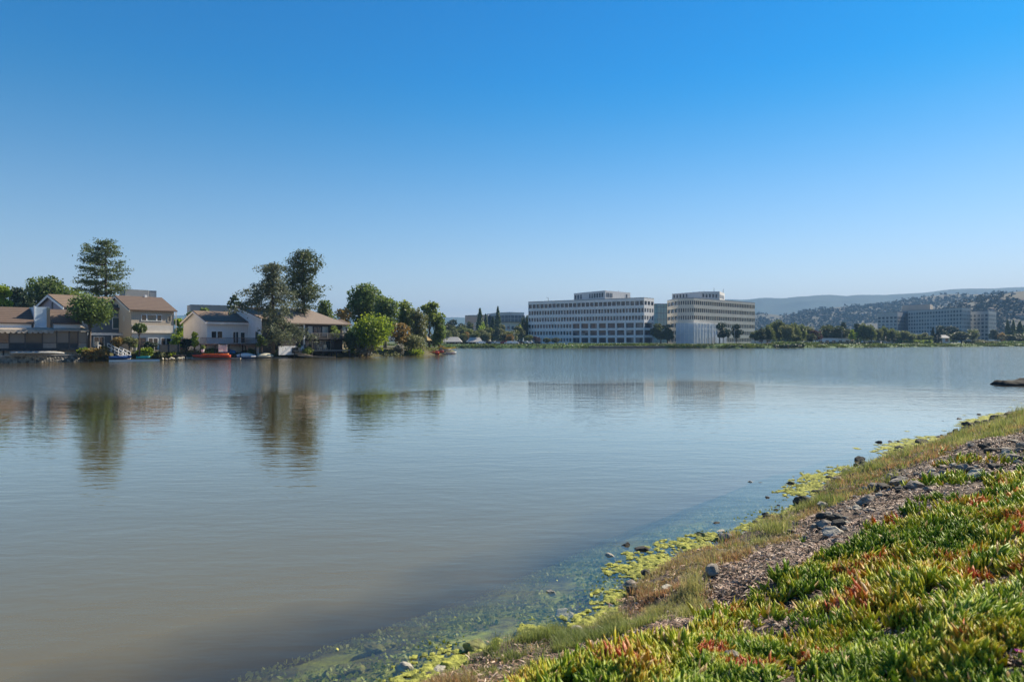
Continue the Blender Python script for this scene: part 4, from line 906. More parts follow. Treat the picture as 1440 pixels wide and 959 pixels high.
def roof_gable(t, L, Dp, ez, rz, m, oh=.45, th=.18, x0=0., name='roof', hip=0., yo=0.):
    """ridge along x over a plan L x Dp; slabs with overhang; hip = inset of the ridge ends"""
    yr = Dp / 2; sl = (rz - ez) / yr; zl = ez - oh * sl
    a, b = x0 - oh, x0 + L + oh; ra, rb = a + hip, b - hip
    ys, ye = yo - oh, yo + Dp + oh; ym = yo + yr
    def sheet(dz): return [(a, ys, zl + dz), (b, ys, zl + dz), (rb, ym, rz + dz), (ra, ym, rz + dz), (b, ye, zl + dz), (a, ye, zl + dz)]
    vs = sheet(th) + sheet(0)
    fs = [(0, 1, 2, 3), (3, 2, 4, 5), (9, 8, 7, 6), (11, 10, 8, 9), (0, 6, 7, 1), (4, 10, 11, 5)]
    if hip: fs += [(1, 4, 2), (5, 0, 3), (1, 7, 10, 4), (5, 11, 6, 0)]
    else: fs += [(1, 7, 8, 2), (2, 8, 10, 4), (5, 11, 9, 3), (3, 9, 6, 0)]
    return MB().add(vs, fs).build(name, m, t)
def walls_gable(t, L, Dp, ez, rz, m, mside=None, z0=-.6, x0=0., y0=0.):
    vs = [(x0, y0, z0), (x0 + L, y0, z0), (x0 + L, y0 + Dp, z0), (x0, y0 + Dp, z0), (x0, y0, ez), (x0 + L, y0, ez), (x0 + L, y0 + Dp, ez), (x0, y0 + Dp, ez), (x0, y0 + Dp / 2, rz), (x0 + L, y0 + Dp / 2, rz)]
    MB().add(vs, [(0, 1, 5, 4), (2, 3, 7, 6), (1, 2, 6, 9, 5)] if mside else [(0, 1, 5, 4), (2, 3, 7, 6), (1, 2, 6, 9, 5), (3, 0, 4, 8, 7)]).build('wall', m, t)
    if mside: MB().add(vs, [(3, 0, 4, 8, 7)]).build('wall', mside, t)
def rakes(t, Dp, ez, rz, m, x=0., oh=.45, w_=.28, y0=0., z=.0):
    """barge boards along a gable's slopes at local x"""
    sl = (rz - ez) / (Dp / 2); mb = MB()
    for s in (0, 1):
        p = [(-oh, ez - oh * sl), (Dp / 2, rz)] if s == 0 else [(Dp + oh, ez - oh * sl), (Dp / 2, rz)]
        (ya, za), (yb, zb) = p
        mb.add([(x + dx, y0 + yy, zz + dz) for dx in (-.06, .04) for (yy, zz, dz) in ((ya, za, z), (yb, zb, z), (yb, zb, z - w_), (ya, za, z - w_))], [(0, 1, 2, 3), (7, 6, 5, 4), (0, 4, 5, 1), (3, 2, 6, 7), (0, 3, 7, 4)])
    mb.build('barge_board', m, t)
def hthing(name, label, px, D, ang, base=G): 
    return thing(name, label, 'house', ((px - CX) / F * D, D, base), R(ang))

# --- cream two-storey house
h = hthing('house', 'cream two storey house with a brown tile roof left of the bright gap', 184.5, 108, 51.5)
L, Dp, ez, rz = 6.7, 10.5, 6.62, 8.9
walls_gable(h, L, Dp, ez, rz, 'board_cream', 'board_cream_side')
roof_gable(h, L, Dp, ez, rz, 'tile_brown', .4)
rakes(h, Dp, ez, rz, 'trim_cream', x=-.42, z=.02)
MB().box(0, L, -.32, -.04, 2.9, 3.1).build('ledge', 'trim_cream', h)
MB().box(.1, L - .1, -.06, .0, 2.9 - 2.75, 3.0 + 1.2).build('wall_panel', 'stucco', h)
window(h, 1.5, 2.35, 4.85, 5.95, panes=1); window(h, 2.35, 3.9, 4.85, 5.95, panes=1, gl='glass_teal'); window(h, 3.9, 4.75, 4.85, 5.95, panes=1)
window(h, 5.65, 6.25, 4.8, 5.9, panes=1, fr='trim_cream')
window(h, .9, 2.2, .1, 2.15, -.08, panes=2, name='glass_door', fr='metal_dark'); window(h, 2.5, 4.1, .1, 2.15, -.08, panes=2, name='glass_door'); window(h, 4.5, 6.2, .5, 2.15, -.08, panes=2)
o = MB(); o.tube([(0, 0, 0)] + [(0, 0, 0.001)], [.4, .4], 12); 
mb = MB(); k = 16; mb.add([(-.03, -(3.2) + math.cos(i / k * 6.283) * .38, 5.0 + math.sin(i / k * 6.283) * .55) for i in range(k)] + [(.0, -(3.2) + math.cos(i / k * 6.283) * .38, 5.0 + math.sin(i / k * 6.283) * .55) for i in range(k)], [tuple(range(k))])
MB().add([(-.05, 2.6 + math.cos(i / k * 6.283) * .38, 5.2 + math.sin(i / k * 6.283) * .5) for i in range(k)], [tuple(range(k))]).build('round_vent', 'trim_cream', h)
MB().box(-.05, 0, 4.9, 5.3, 6.6, 7.6).build('attic_vent', 'metal_dark', h)
MB().box(4.2, 4.6, 5.0, 5.4, 8.4, 9.35).build('roof_vent', 'trim_white', h)
ch = MB().box(L + .25, L + .33, -.15, -.05, .2, 6.4).build('downpipe', 'trim_cream', h)

# --- white one-and-a-half storey house
h = hthing('house', 'white low house with brown tile roof and a deck, left of the cedar', 291, 115, 51.5)
L, Dp, ez, rz = 7.9, 8.2, 4.95, 6.7
walls_gable(h, L, Dp, ez, rz, 'board_white', 'stucco_white'); roof_gable(h, L, Dp, ez, rz, 'tile_tan', .35)
rakes(h, Dp, ez, rz, 'trim_white', x=-.37, z=.02); MB().box(-.3, L + .3, -.42, -.36, 4.5, 4.84).build('fascia', 'trim_white', h)
window(h, .7, 1.7, 2.05, 3.35, panes=1); window(h, 1.75, 2.75, 2.05, 3.35, panes=1)
window(h, 4.6, 5.7, 1.2, 3.3, panes=2, name='glass_door', fr='trim_white'); window(h, 6.0, 6.9, 1.2, 3.2, panes=1, name='glass_door', fr='trim_white')
window(h, -5.2, -4.2, 1.6, 2.9, face='left', panes=1)
# taller white house behind it with dark side
h = hthing('house', 'tall white house with a dark side wall, partly behind the cedar', 368, 118, 51.5)
ux, uy = math.cos(R(51.5)), math.sin(R(51.5))
L, Dp, ez, rz = 6.2, 15, 5.5, 7.6
walls_gable(h, L, Dp, ez, rz, 'wood_dark', 'stucco_white'); roof_gable(h, L, Dp, ez, rz, 'tile_tan', .3); rakes(h, Dp, ez, rz, 'trim_white', x=-.32, z=.02)
window(h, -1.9, -1.1, 2.0, 3.2, face='left', panes=1, gl='glass_teal', fr='metal_dark')
# --- dark timber house with hip roof and balcony
h = hthing('house', 'dark timber two storey house with shingled hip roof and a balcony', 395, 119.5, 51.5)
L, Dp, ez, rz = 13.2, 11, 5.0, 7.6
walls_gable(h, L, Dp, ez, ez + .01, 'wood_dark')
roof_gable(h, L, Dp, ez, rz, 'shake_grey', .7, hip=4.8)
MB().box(-.05, 4.7, -.14, -.02, 4.55, 4.9).build('beam', 'trim_white', h)
MB().box(4.45, 4.72, -.3, -.02, -.4, 4.55).build('post', 'trim_white', h)
MB().box(-.6, 4.5, -.35, -.1, -.8, .75).build('base_wall', 'stucco_white', h); MB().box(2.0, 3.4, -.40, -.352, -.5, .5).build('wall_vent', 'metal_dark', h)
window(h, .4, 1.9, 2.9, 4.3, panes=1, gl='glass_dark', fr='metal_dark'); window(h, 1.9, 3.1, 2.6, 4.35, panes=1, gl='glass_curtain', fr='metal_dark'); window(h, 3.1, 4.3, 2.6, 4.35, panes=1, gl='glass_curtain', fr='metal_dark')
window(h, 5.4, 6.6, 2.45, 4.4, panes=1, gl='glass_curtain', fr='metal_dark', name='glass_door'); window(h, 6.7, 8.4, 2.45, 4.3, panes=2, fr='metal_dark'); window(h, 8.5, 10., 2.45, 4.4, panes=1, gl='glass_curtain', fr='metal_dark', name='glass_door')
window(h, 5.0, 7.6, -.2, 1.7, panes=3, fr='metal_dark'); window(h, 8.0, 10.5, -.2, 1.7, panes=2, fr='trim_cream')
bal = MB().box(4.8, 13.4, -2.0, -.02, 1.95, 2.2).build('balcony', 'wood_dark', h)
mb = MB(); mb.box(4.8, 13.4, -2.0, -1.93, 3.0, 3.08)
for i in range(44): q = 4.82 + i * .195; mb.box(q, q + .04, -1.98, -1.94, 2.2, 3.0)
for i in range(6): q = 4.8 + i * 1.7; mb.box(q, q + .1, -2.02, -1.92, 2.2, 3.12)
mb.box(4.8, 4.88, -1.93, -.05, 3.0, 3.08); mb.build('railing', 'deck_grey', bal)
[MB().box(q, q + .16, -1.95, -1.79, -1.2, 1.95).build('post', 'wood_dark', h) for q in (5.0, 9.2, 13.1)]
MB().box(3.0, 3.5, 4.4, 4.9, 6.2, 8.1).build('chimney', 'stucco', h)
# --- small beige house
h = hthing('house', 'small beige house with a brown roof beyond the balcony', 473, 135, 51.5, 1.3)
L, Dp, ez, rz = 3.4, 6, 4.9, 5.9
walls_gable(h, L, Dp, ez, rz, 'stucco_beige'); roof_gable(h, L, Dp, ez, rz, 'tile_brown', .3)
window(h, .6, 1.4, 3.4, 4.5, panes=1, fr='trim_white'); window(h, 2.0, 2.8, 3.4, 4.5, panes=1, fr='trim_white'); 
b_ = MB().box(-.2, 3.6, -1.2, -.02, 2.55, 2.7).build('balcony', 'metal_dark', h)
mb = MB(); mb.box(-.2, 3.6, -1.2, -1.15, 3.3, 3.36); [mb.box(-.2 + i * .19, -.17 + i * .19, -1.19, -1.16, 2.7, 3.3) for i in range(21)]; mb.build('railing', 'metal_dark', b_)

# --- mauve gabled house at the left
h = hthing('house', 'mauve gabled house with white barge boards and tan roof at the left', 92, 104.5, 55)
L, Dp, ez, rz = 9.5, 10.5, 6.9, 8.85
walls_gable(h, L, Dp, ez, rz, 'board_blue', 'board_mauve'); roof_gable(h, L, Dp, ez, rz, 'tile_tan', .4); rakes(h, Dp, ez, rz, 'trim_white', x=-.43, z=.02, w_=.36)
MB().box(-.07, 0, 4.3, 4.75, 6.5, 7.7).build('attic_vent', 'metal_dark', h)
window(h, 4.0, 5.6, .8, 2.3, panes=2, fr='trim_white'); window(h, 7.6, 9.0, .3, 2.3, panes=2, fr='trim_white', name='glass_door'); window(h, 6.8, 8.9, 3.6, 5.5, panes=1, gl='glass_teal', fr='trim_white')
mb = MB(); mb.box(2.0, 10.4, -1.6, -1.45, 2.55, 2.8)
for q in (2.2, 6.0, 9.0, 10.2): mb.box(q, q + .14, -1.6, -1.46, -.6, 2.55)
for i in range(12): mb.box(2.1 + i * .74, 2.2 + i * .74, -1.7, -.05, 2.8, 2.93)
mb.build('pergola', 'trim_white', h)
# --- its low wing in front, with the bluish stair tower
h = hthing('house', 'low house wing with two brown tile roofs and a pale blue tower between', -14, 93, 46, 1.3)
def wseg(x0, x1, label=None):
    walls_gable(h, x1 - x0, 6, 4.3, 6.1, 'stucco_white', x0=x0, y0=.0)
roof_gable(h, 5.2, 6, 4.3, 6.35, 'tile_brown', .3, x0=-.5); wseg(-.5, 4.7)
roof_gable(h, 3.3, 6, 4.3, 6.2, 'tile_brown', .25, x0=7.35); wseg(7.4, 10.7)
mat('paint_sky', (.55, .66, .74), .7, var=.05)
mb = MB(); mb.box(5.15, 6.95, .4, 5.5, -.6, 6.55); mb.build('tower', 'paint_sky', h); MB().box(5.05, 5.2, .3, .45, -.6, 6.7).build('post', 'trim_white', h)
MB().box(6.6, 7.0, .35, .395, 2.5, 6.5).build('tower_panel', 'glass_teal', h)
rakes(h, 6, 4.3, 6.35, 'trim_white', x=-.82, z=.02)

# --- screened porch on stilts over the wall
h = thing('screened_porch', 'dark screened porch with a scalloped awning on posts above the stone wall', 'porch', ((-42 - CX) / F * 90.5, 90.5, 1.5), R(43))
L = 13.4
MB().box(0, L, 0, 4, .15, .5).build('floor_slab', 'charcoal_felt', h)
mb = MB(); mb.add([(-.2, -.5, 3.05), (L + .2, -.5, 3.05), (L + .2, 4.2, 3.75), (-.2, 4.2, 3.75), (-.2, -.5, 2.9), (L + .2, -.5, 2.9), (L + .2, 4.2, 3.6), (-.2, 4.2, 3.6)], [(0, 1, 2, 3), (7, 6, 5, 4), (0, 4, 5, 1), (1, 5, 6, 2), (3, 7, 4, 0)]); mb.build('roof', 'gravel_roof', h)
mb = MB()
for i in range(13):
    a = 1.2 + i * .62
    vs = []; 
    for j in range(7):
        q = j / 6 * math.pi; vs += [(a + .31 - .31 * math.cos(q), -.52 - .03 * math.sin(q), 3.0), (a + .31 - .31 * math.cos(q), -.62 - .08 * math.sin(q), 3.0 - .18 - .28 * math.sin(q))]
    mb.add(vs, [(2 * j, 2 * j + 1, 2 * j + 3, 2 * j + 2) for j in range(6)])
mb.build('awning', 'gravel_roof', h)
PW = [0, 1.9, 4.2, 6.0, 8.0, 9.7, 11.2, 12.3, L]
for i in range(len(PW) - 1):
    a, b = PW[i], PW[i + 1]; gl = ['glass_smoke', 'glass_dark', 'glass_curtain2', 'glass_smoke', 'glass_curtain2', 'glass_curtain2', 'glass_smoke', 'glass_curtain2'][i]
    if 'glass_curtain2' not in MATS: glass('glass_curtain2', (.12, .12, .115), .2, .4)
    MB().box(a + .07, b - .07, .05, .09, 1.25, 2.85).build('screen', gl, h)
    MB().box(a + .07, b - .07, .02, .1, .5, 1.2).build('lower_panel', 'deck_grey' if i % 3 == 1 else 'charcoal_felt', h)
mb = MB()
for q in PW: mb.box(q - .06, q + .06, -.02, .12, .5, 2.95)
mb.box(0, L, -.03, .0, 1.18, 1.27); mb.build('mullions', 'metal_dark', h)
MB().box(L - .05, L + .02, .12, 4, .5, 2.95).build('side_screen', 'glass_smoke', h)
mb = MB()
for q in (.4, 3.5, 6.6, 9.8, 12.9):
    for y in (.3, 3.6): mb.box(q, q + .2, y, y + .2, -2.2, .15)
mb.build('stilts', 'wood_dark', h)
MB().box(-.12, .12, -.12, .1, -.3, 3.0).build('corner_post', 'deck_grey', h)
# stone wall at the waterline
def wall_along(name, label, cat, pts, h0, h1, th, m):
    a = thing(name, label, cat, (pts[0][0], pts[0][1], 0)); mb = MB()
    P = [Vector((p[0] - pts[0][0], p[1] - pts[0][1])) for p in pts]; n = []
    for i in range(len(P)):
        d = (P[min(i + 1, len(P) - 1)] - P[max(i - 1, 0)]).normalized(); n.append(Vector((-d.y, d.x)))
    vs = []
    for p, q in zip(P, n): vs += [(p.x, p.y, h0), (p.x, p.y, h1), (p.x + q.x * th, p.y + q.y * th, h1), (p.x + q.x * th, p.y + q.y * th, h0)]
    k = len(P); fs = [(0, 1, 2, 3), (4 * k - 1, 4 * k - 2, 4 * k - 3, 4 * k - 4)]
    for i in range(k - 1):
        for j in range(3): fs.append((4 * i + j, 4 * i + 4 + j, 4 * i + 5 + j, 4 * i + 1 + j))
    mb.add(vs, fs); mb.build('wall', m, a); return a
m, nt, b = nodes('rubble'); tc = nt.nodes.new('ShaderNodeTexCoord'); vo = nt.nodes.new('ShaderNodeTexVoronoi'); vo.inputs['Scale'].default_value = 3.2; nt.links.new(tc.outputs['Object'], vo.inputs[0])
cr = nt.nodes.new('ShaderNodeValToRGB'); cr.color_ramp.elements[0].color = (.06, .055, .045, 1); cr.color_ramp.elements[1].color = (.34, .31, .26, 1); sp_ = nt.nodes.new('ShaderNodeSeparateColor')
nt.links.new(vo.outputs['Color'], sp_.inputs[0]); nt.links.new(sp_.outputs[0], cr.inputs[0]); nt.links.new(cr.outputs[0], b.inputs['Base Color']); bp = nt.nodes.new('ShaderNodeBump'); bp.inputs['Distance'].default_value = .12; bp.invert = True
nt.links.new(vo.outputs['Distance'], bp.inputs['Height']); nt.links.new(bp.outputs[0], b.inputs['Normal']); b.inputs['Roughness'].default_value = .95; MATS['rubble'] = m
wp = [(-100, 79.5), (-78.5, 85.9), (-69, 91.4), (-65.2, 96.2), (-62.0, 100.0)]
rw = wall_along('retaining_wall', 'rough stone retaining wall at the water under the screened porch', 'wall', wp, -1, .95, .8, 'rubble')
cp = wall_along('x', 'x', 'x', [(p[0] + .02, p[1] - .05) for p in wp], .952, 1.06, .9, 'concrete'); c0 = cp.children[0]; c0.name = 'coping'; off = Vector(cp.location) - Vector(rw.location); c0.parent = rw; c0.location = off; bpy.data.objects.remove(cp)
# upturned grey boat on the wall
def hull_mesh(Ln, Wd, Hh, n=11, flat_stern=True, z0=0, up=.25):
    vs = []; fs = []
    for i in range(n):
        t = i / (n - 1); w_ = Wd / 2 * (1 - max(0, (t - .45) / .55) ** 2.2) * (1 if flat_stern else min(1, .25 + 3 * t)); w_ = max(w_, .01); sh = Hh * (1 + up * max(0, t - .4) ** 1.4); kz = z0 + Hh * .5 * max(0, (t - .7) / .3) ** 2
        vs += [(t * Ln, -w_, z0 + sh), (t * Ln, -w_ * .82, z0 + Hh * .25 + (kz - z0)), (t * Ln, 0, kz), (t * Ln, w_ * .82, z0 + Hh * .25 + (kz - z0)), (t * Ln, w_, z0 + sh), (t * Ln, w_ * .86, z0 + sh), (t * Ln, w_ * .7, z0 + Hh * .4 + (kz - z0)), (t * Ln, -w_ * .7, z0 + Hh * .4 + (kz - z0)), (t * Ln, -w_ * .86, z0 + sh)]
    for i in range(n - 1):
        for j in range(9): fs.append((9 * i + j, 9 * i + (j + 1) % 9, 9 * i + 9 + (j + 1) % 9, 9 * i + 9 + j))
    fs += [(0, 8, 7, 6, 5, 4, 3, 2, 1)]; return MB().add(vs, fs)
def boat(label, px, D, ang, Ln, Wd, Hh, hm, seatm, cat='boat', group=None, z=-.06, tarp=None, stripe=None, name='rowing_boat', motor=False, kayak=False, rx=0.):
    t = thing(name, label, cat, ((px - CX) / F * D, D, z), R(ang), group); t.rotation_euler.x = rx
    o = hull_mesh(Ln, Wd, Hh, flat_stern=not kayak).build('hull', hm, t, True)
    if kayak:
        MB().add([(Ln * .28 + .5 * math.cos(a), .22 * math.sin(a), Hh * 1.03) for a in [i / 12 * 6.283 for i in range(12)]], [tuple(range(12))]).build('cockpit', 'metal_dark', t)
    else:
        for q in (.25, .55): MB().box(Ln * q, Ln * q + .22, -Wd * .4, Wd * .4, Hh * .72, Hh * .78).build('seat', seatm, t)
    if stripe: MB().box(Ln * .05, Ln * .8, -Wd / 2 - .02, -Wd / 2 + .01, Hh * .78, Hh * .95).build('rub_rail', stripe, t)
    if tarp:
        mb = MB(); vs = []; n = 9
        for i in range(n):
            u = i / (n - 1); w_ = Wd / 2 * (1 - max(0, (u - .45) / .55) ** 2.2) + .05; zz = Hh * 1.02
            vs += [(u * Ln, -w_, zz - .15), (u * Ln, -w_ * .6, zz + .3 * math.sin(math.pi * min(1, u + .15))), (u * Ln, 0, zz + .45 * math.sin(math.pi * min(1, u * .9 + .1)) + .05), (u * Ln, w_ * .6, zz + .3 * math.sin(math.pi * min(1, u + .15))), (u * Ln, w_, zz - .15)]
        mb.add(vs, [(5 * i + j, 5 * i + 5 + j, 5 * i + 6 + j, 5 * i + 1 + j) for i in range(n - 1) for j in range(4)]); mb.build('cover', tarp, t, True)
    if motor:
        mb = MB(); mb.box(-.35, -.05, -.13, .13, Hh * .9, Hh * 1.5); mb.box(-.24, -.14, -.05, .05, -.3, Hh * .9); mb.build('outboard_motor', 'metal_dark', t)
    return t
mat('hull_white', (.75, .75, .72), .35, var=.05); mat('hull_blue', (.03, .09, .25), .35); mat('hull_teal', (.03, .32, .33), .4); mat('hull_red', (.55, .07, .03), .35); mat('hull_orange', (.75, .22, .03), .35); mat('hull_yellow', (.7, .5, .05), .4)
mat('hull_grey', (.35, .34, .31), .6); mat('tarp_cream', (.62, .58, .45), .85, scale=3, bump=.05); mat('tarp_blue', (.03, .16, .4), .6, scale=3, bump=.04); mat('hull_maroon', (.3, .05, .04), .4)
boat('grey upturned skiff lying on the stone wall under the porch', 14, 92.3, 41, 6.2, 1.3, .42, 'hull_grey', 'hull_grey', z=1.6, rx=math.pi - .12)
# floating pontoon with blue and teal dinghies and gangway
dk = thing('floating_dock', 'narrow white edged floating dock under the gangway', 'dock', ((153 - CX) / F * 99.6, 99.6, 0), R(30))
MB().box(0, 6.6, 0, 1.1, -.12, .22).build('pontoon', 'hull_white', dk); MB().box(.05, 6.55, .05, 1.05, .222, .27).build('decking', 'deck_grey', dk)
boat('dark blue dinghy lying on the floating dock', 153, 99.9, 32, 2.9, 1.15, .5, 'hull_blue', 'hull_white', z=.28)
boat('teal dinghy at the right end of the floating dock', 192, 102.6, 34, 1.9, 1.1, .42, 'hull_teal', 'hull_teal', z=.28)
g_ = thing('gangway', 'white railed gangway stepping down to the floating dock', 'gangway', ((180 - CX) / F * 101.8, 101.8, .3), R(163))
mb = MB(); Lg = 3.4; rise = 1.35
mb.add([(0, -.45, 0), (0, .45, 0), (Lg, .45, rise), (Lg, -.45, rise), (0, -.45, -.1), (0, .45, -.1), (Lg, .45, rise - .1), (Lg, -.45, rise - .1)], [(0, 1, 2, 3), (7, 6, 5, 4), (0, 4, 5, 1), (1, 5, 6, 2), (3, 2, 6, 7), (0, 3, 7, 4)]); mb.build('ramp', 'deck_grey', g_)
for y in (-.45, .45):
    mb = MB(); 
    for i in range(6): q = i / 5; mb.tube([(Lg * q, y, rise * q), (Lg * q, y, rise * q + 1.0)], [.055, .055], 5)
    for hh in (.5, 1.0): mb.tube([(0, y, hh), (Lg, y, rise + hh)], [.055, .055], 5)
    mb.build('railing', 'trim_white', g_)
# red/orange boats on a dock at px 262-328
dk = thing('floating_dock', 'low grey floating dock carrying the red and orange boats', 'dock', ((268 - CX) / F * 111.3, 111.3, 0), R(14)); MB().box(0, 7.6, 0, 1.6, -.15, .2).build('pontoon', 'deck_grey', dk)
mb = MB(); [mb.tube([(q, 1.5, -.8), (q, 1.5, 1.0)], [.07, .07], 6) for q in (.2, 7.4)]; mb.build('piles', 'wood_dark', dk)
boat('red boat with an orange gunwale on the low grey dock', 324, 112.7, 194, 5.8, 1.25, .5, 'hull_red', 'hull_orange', z=.2, stripe='hull_orange')
boat('orange kayak resting behind the red boat', 322, 113.6, 194, 4.2, .7, .32, 'hull_orange', 'hull_orange', z=.62, kayak=True, name='kayak', cat='kayak')
boat('blue tarp covered rowing boat drawn up behind the red boat', 331, 117, 194, 3.6, 1.2, .4, 'tarp_blue', 'tarp_blue', z=.75, tarp='tarp_blue')
boat('white and blue runabout with a small cover left of the cream tarp boat', 333, 115.3, 20, 3.1, 1.3, .55, 'hull_blue', 'hull_white', tarp='hull_white', motor=True)
boat('boat under a lumpy cream tarp by the cedar', 362, 117.6, 18, 2.6, 1.5, .55, 'hull_grey', 'hull_grey', tarp='tarp_cream')
dk = thing('floating_dock', 'small dark dock beside the cream tarp boat', 'dock', ((333 - CX) / F * 116.2, 116.2, 0), R(20)); MB().box(0, 8.3, .8, 2.0, -.15, .18).build('pontoon', 'deck_grey', dk)
# boats on the point
dk = thing('floating_dock', 'floating dock off the point with boats tied to it', 'dock', ((601 - CX) / F * 152, 152, 0), R(25)); MB().box(0, 6.5, 0, 1.6, -.15, .25).build('pontoon', 'deck_grey', dk)
boat('larger red boat moored at the point', 617, 150.8, 200, 3.0, 1.2, .7, 'hull_red', 'hull_white', stripe='hull_orange', motor=False)
boat('maroon boat lying behind the larger red boat at the point', 623, 153, 203, 3.4, 1.2, .6, 'hull_maroon', 'hull_white', z=.3)
boat('white boat at the outer tip of the point', 627, 154.5, 10, 2.4, 1.2, .55, 'hull_white', 'hull_grey', stripe='hull_red', motor=True)
boat('small grey boat with a dark cover on the dock at the point', 618, 156, 20, 2.8, 1.2, .6, 'hull_grey', 'hull_grey', z=.5, tarp='charcoal_felt')
boat('yellow kayak stacked above the red boats at the point', 622, 155, 20, 3.2, .7, .3, 'hull_yellow', 'hull_yellow', z=1.25, kayak=True, name='kayak', cat='kayak')
# thatched umbrella
u = thing('thatched_umbrella', 'straw thatched umbrella on a post near the point', 'umbrella', ((600 - CX) / F * 152, 152, .9)); k = 14
mat('straw', (.52, .38, .16), .95, scale=6, bump=.04, col2=(.3, .2, .08))
MB().add([(0, 0, 3.2)] + [(1.15 * math.cos(i / k * 6.283), 1.15 * math.sin(i / k * 6.283), 2.15 + .12 * (i % 2)) for i in range(k)], [(0, 1 + i, 1 + (i + 1) % k) for i in range(k)]).build('canopy', 'straw', u)
MB().tube([(0, 0, -.3), (0, 0, 3.1)], [.06, .05], 6).build('pole', 'wood_dark', u)

# decks, fences and garden pieces
def deck(label, px, D, ang, L, W_, ztop, m='deck_wood', rail=True, name='deck', base=0, ph=1.0, railm=None):
    t = thing(name, label, 'deck', ((px - CX) / F * D, D, base), R(ang)); z = ztop - base
    MB().box(0, L, 0, W_, z - .18, z).build('decking', m, t)
    mb = MB(); k = max(2, int(L / 2.2) + 1); [mb.box(q, q + .16, .05, .21, -1.2, z - .18) for q in np.linspace(0, L - .16, k)]; mb.build('posts', 'wood_dark', t)
    if rail:
        mb = MB(); mb.box(0, L, 0, .08, z + ph - .07, z + ph); k = int(L / .16)
        for i in range(k + 1): mb.box(i * L / k - .02, i * L / k + .02, .02, .06, z + .08, z + ph - .07)
        mb.build('railing', railm or 'deck_wood', t)
    return t
deck('brown railed upper deck in front of the white low house', 282, 112.3, 45, 9.5, 2.8, 2.55)
deck('brown railed deck under the cedar at the tall white house', 345, 116.4, 40, 5.0, 2.6, 2.3)
deck('low timber terrace with white edge in front of the dark timber house', 414, 120.5, 38, 10.6, 3.2, 1.35, m='deck_grey', rail=False)
deck('low stone coloured terrace in front of the cream house', 176, 104.3, 50, 7.6, 2.5, 1.55, m='deck_grey', rail=False)
deck('small raised deck with posts right of the umbrella pine', 128, 101.2, 45, 3.2, 2.2, 1.9, rail=False)
deck('timber landing and boardwalk on the bank before the cream house fence', 218, 108.3, 35, 4.5, 1.2, .75, rail=False)
def fence(label, px, D, ang, L, H, m, base=G - .1, name='fence'):
    t = thing(name, label, 'fence', ((px - CX) / F * D, D, base), R(ang)); MB().box(0, L, 0, .07, 0, H).build('panel', m, t)
    mb = MB(); [mb.box(q - .07, q + .07, -.05, .12, 0, H + .12) for q in np.linspace(0, L, int(L / 1.8) + 2)]; mb.build('posts', m, t); return t
fence('blue green spa fence at the right of the cream house terrace', 225, 107, 51, 3.0, 1.15, 'charcoal_felt')
fence('reddish brown fence between the cream house and white gable', 247, 119, 30, 3.0, 2.2, 'deck_wood')
mat('lattice', (.7, .68, .62), .7); fence('short white lattice fence under the white house deck', 308, 113.2, 45, 1.3, 1.1, 'lattice', base=1.2)
def chair(label, px, D, base, m, rz):
    t = thing('patio_chair', label, 'chair', ((px - CX) / F * D, D, base), rz)
    MB().box(-.28, .28, -.28, .28, .4, .46).build('seat', m, t); MB().box(-.28, .28, .26, .32, .46, 1.0).build('backrest', m, t)
    for x in (-.25, .21):
        for y in (-.26, .24): MB().box(x, x + .04, y, y + .04, 0, .4).build('leg', m, t)
chair('white patio chair on the cream house terrace', 214, 107.2, 1.55, 'trim_white', 2.6); chair('beige patio chair on the dark house terrace', 449, 124.3, 1.35, 'trim_cream', 2.4)
chair('pale patio chair near the corner of the dark house terrace', 458, 125.2, 1.35, 'trim_cream', 3.0); chair('dark patio chair by the dark house windows', 430, 123, 1.35, 'charcoal_felt', 2.2)
chair('white chair on the raised deck beside the umbrella pine', 138, 102.7, 1.9, 'trim_white', 2.9)
def planter(label, px, D, base, m='concrete'):
    t = thing('planter', label, 'planter', ((px - CX) / F * D, D, base)); MB().tube([(0, 0, 0), (0, 0, .45)], [.2, .3], 10).build('pot', m, t)
    link('plant', leaf_cloud(ellipsoid_pts(0, 0, .75, .35, .35, .35, 120), .16, 'p'), 'leaf_mid', t)
planter('potted plant on the cream house terrace', 190, 105, 1.55); planter('potted plant at the left end of the dark house terrace', 421, 121.6, 1.35); planter('large pot before the white gable shrub', 285, 112.5, 1.2, 'trim_white')
# fallen planks on the bank
mat('driftwood', (.36, .3, .23), .9, col2=(.2, .16, .12), scale=3)
t = thing('landing_steps', 'weathered plank ramp running down the bank to the water', 'ramp', ((414 - CX) / F * 121.2, 121.2, 1.0), R(-6)); MB().tube([(0, 0, 0), (3.4, -.2, -.75)], [.22, .2], 4).build('plank', 'driftwood', t); MB().tube([(1, -.8, -.55), (4.5, -.6, -.8), (7.5, -.1, -.85)], [.16, .18, .14], 4).build('plank', 'driftwood', t)
k = 120000; X = rng.random(k) * 95 - 105; Y = rng.random(k) * 85 + 80; dd = left_d(X, Y); c_ = fbm(X * .5, Y * .5, 3, 501)
kk = (dd > .1) & (dd < 4.5) & (rng.random(k) < np.clip((c_ - .38) * 4, .05, 1)) & (Y < 172); X, Y, dd = X[kk][:16000], Y[kk][:16000], dd[kk][:16000]
foliage('shore_weed', (.06, .09, .02), (.16, .18, .035), (.32, .2, .05), .35, .35)
zz = left_z(X, Y); tag(link('shore_plants', leaf_cloud(np.stack([X, Y, zz + rng.random(len(X)) * .55 * (.4 + fbm(X * .8, Y * .8, 2, 502))], 1), .2, 'w', updir=((0, 0, 1), .4)), 'shore_weed'), 'green and rusty marsh plants fringing the left shore', 'marsh plants', kind='stuff')
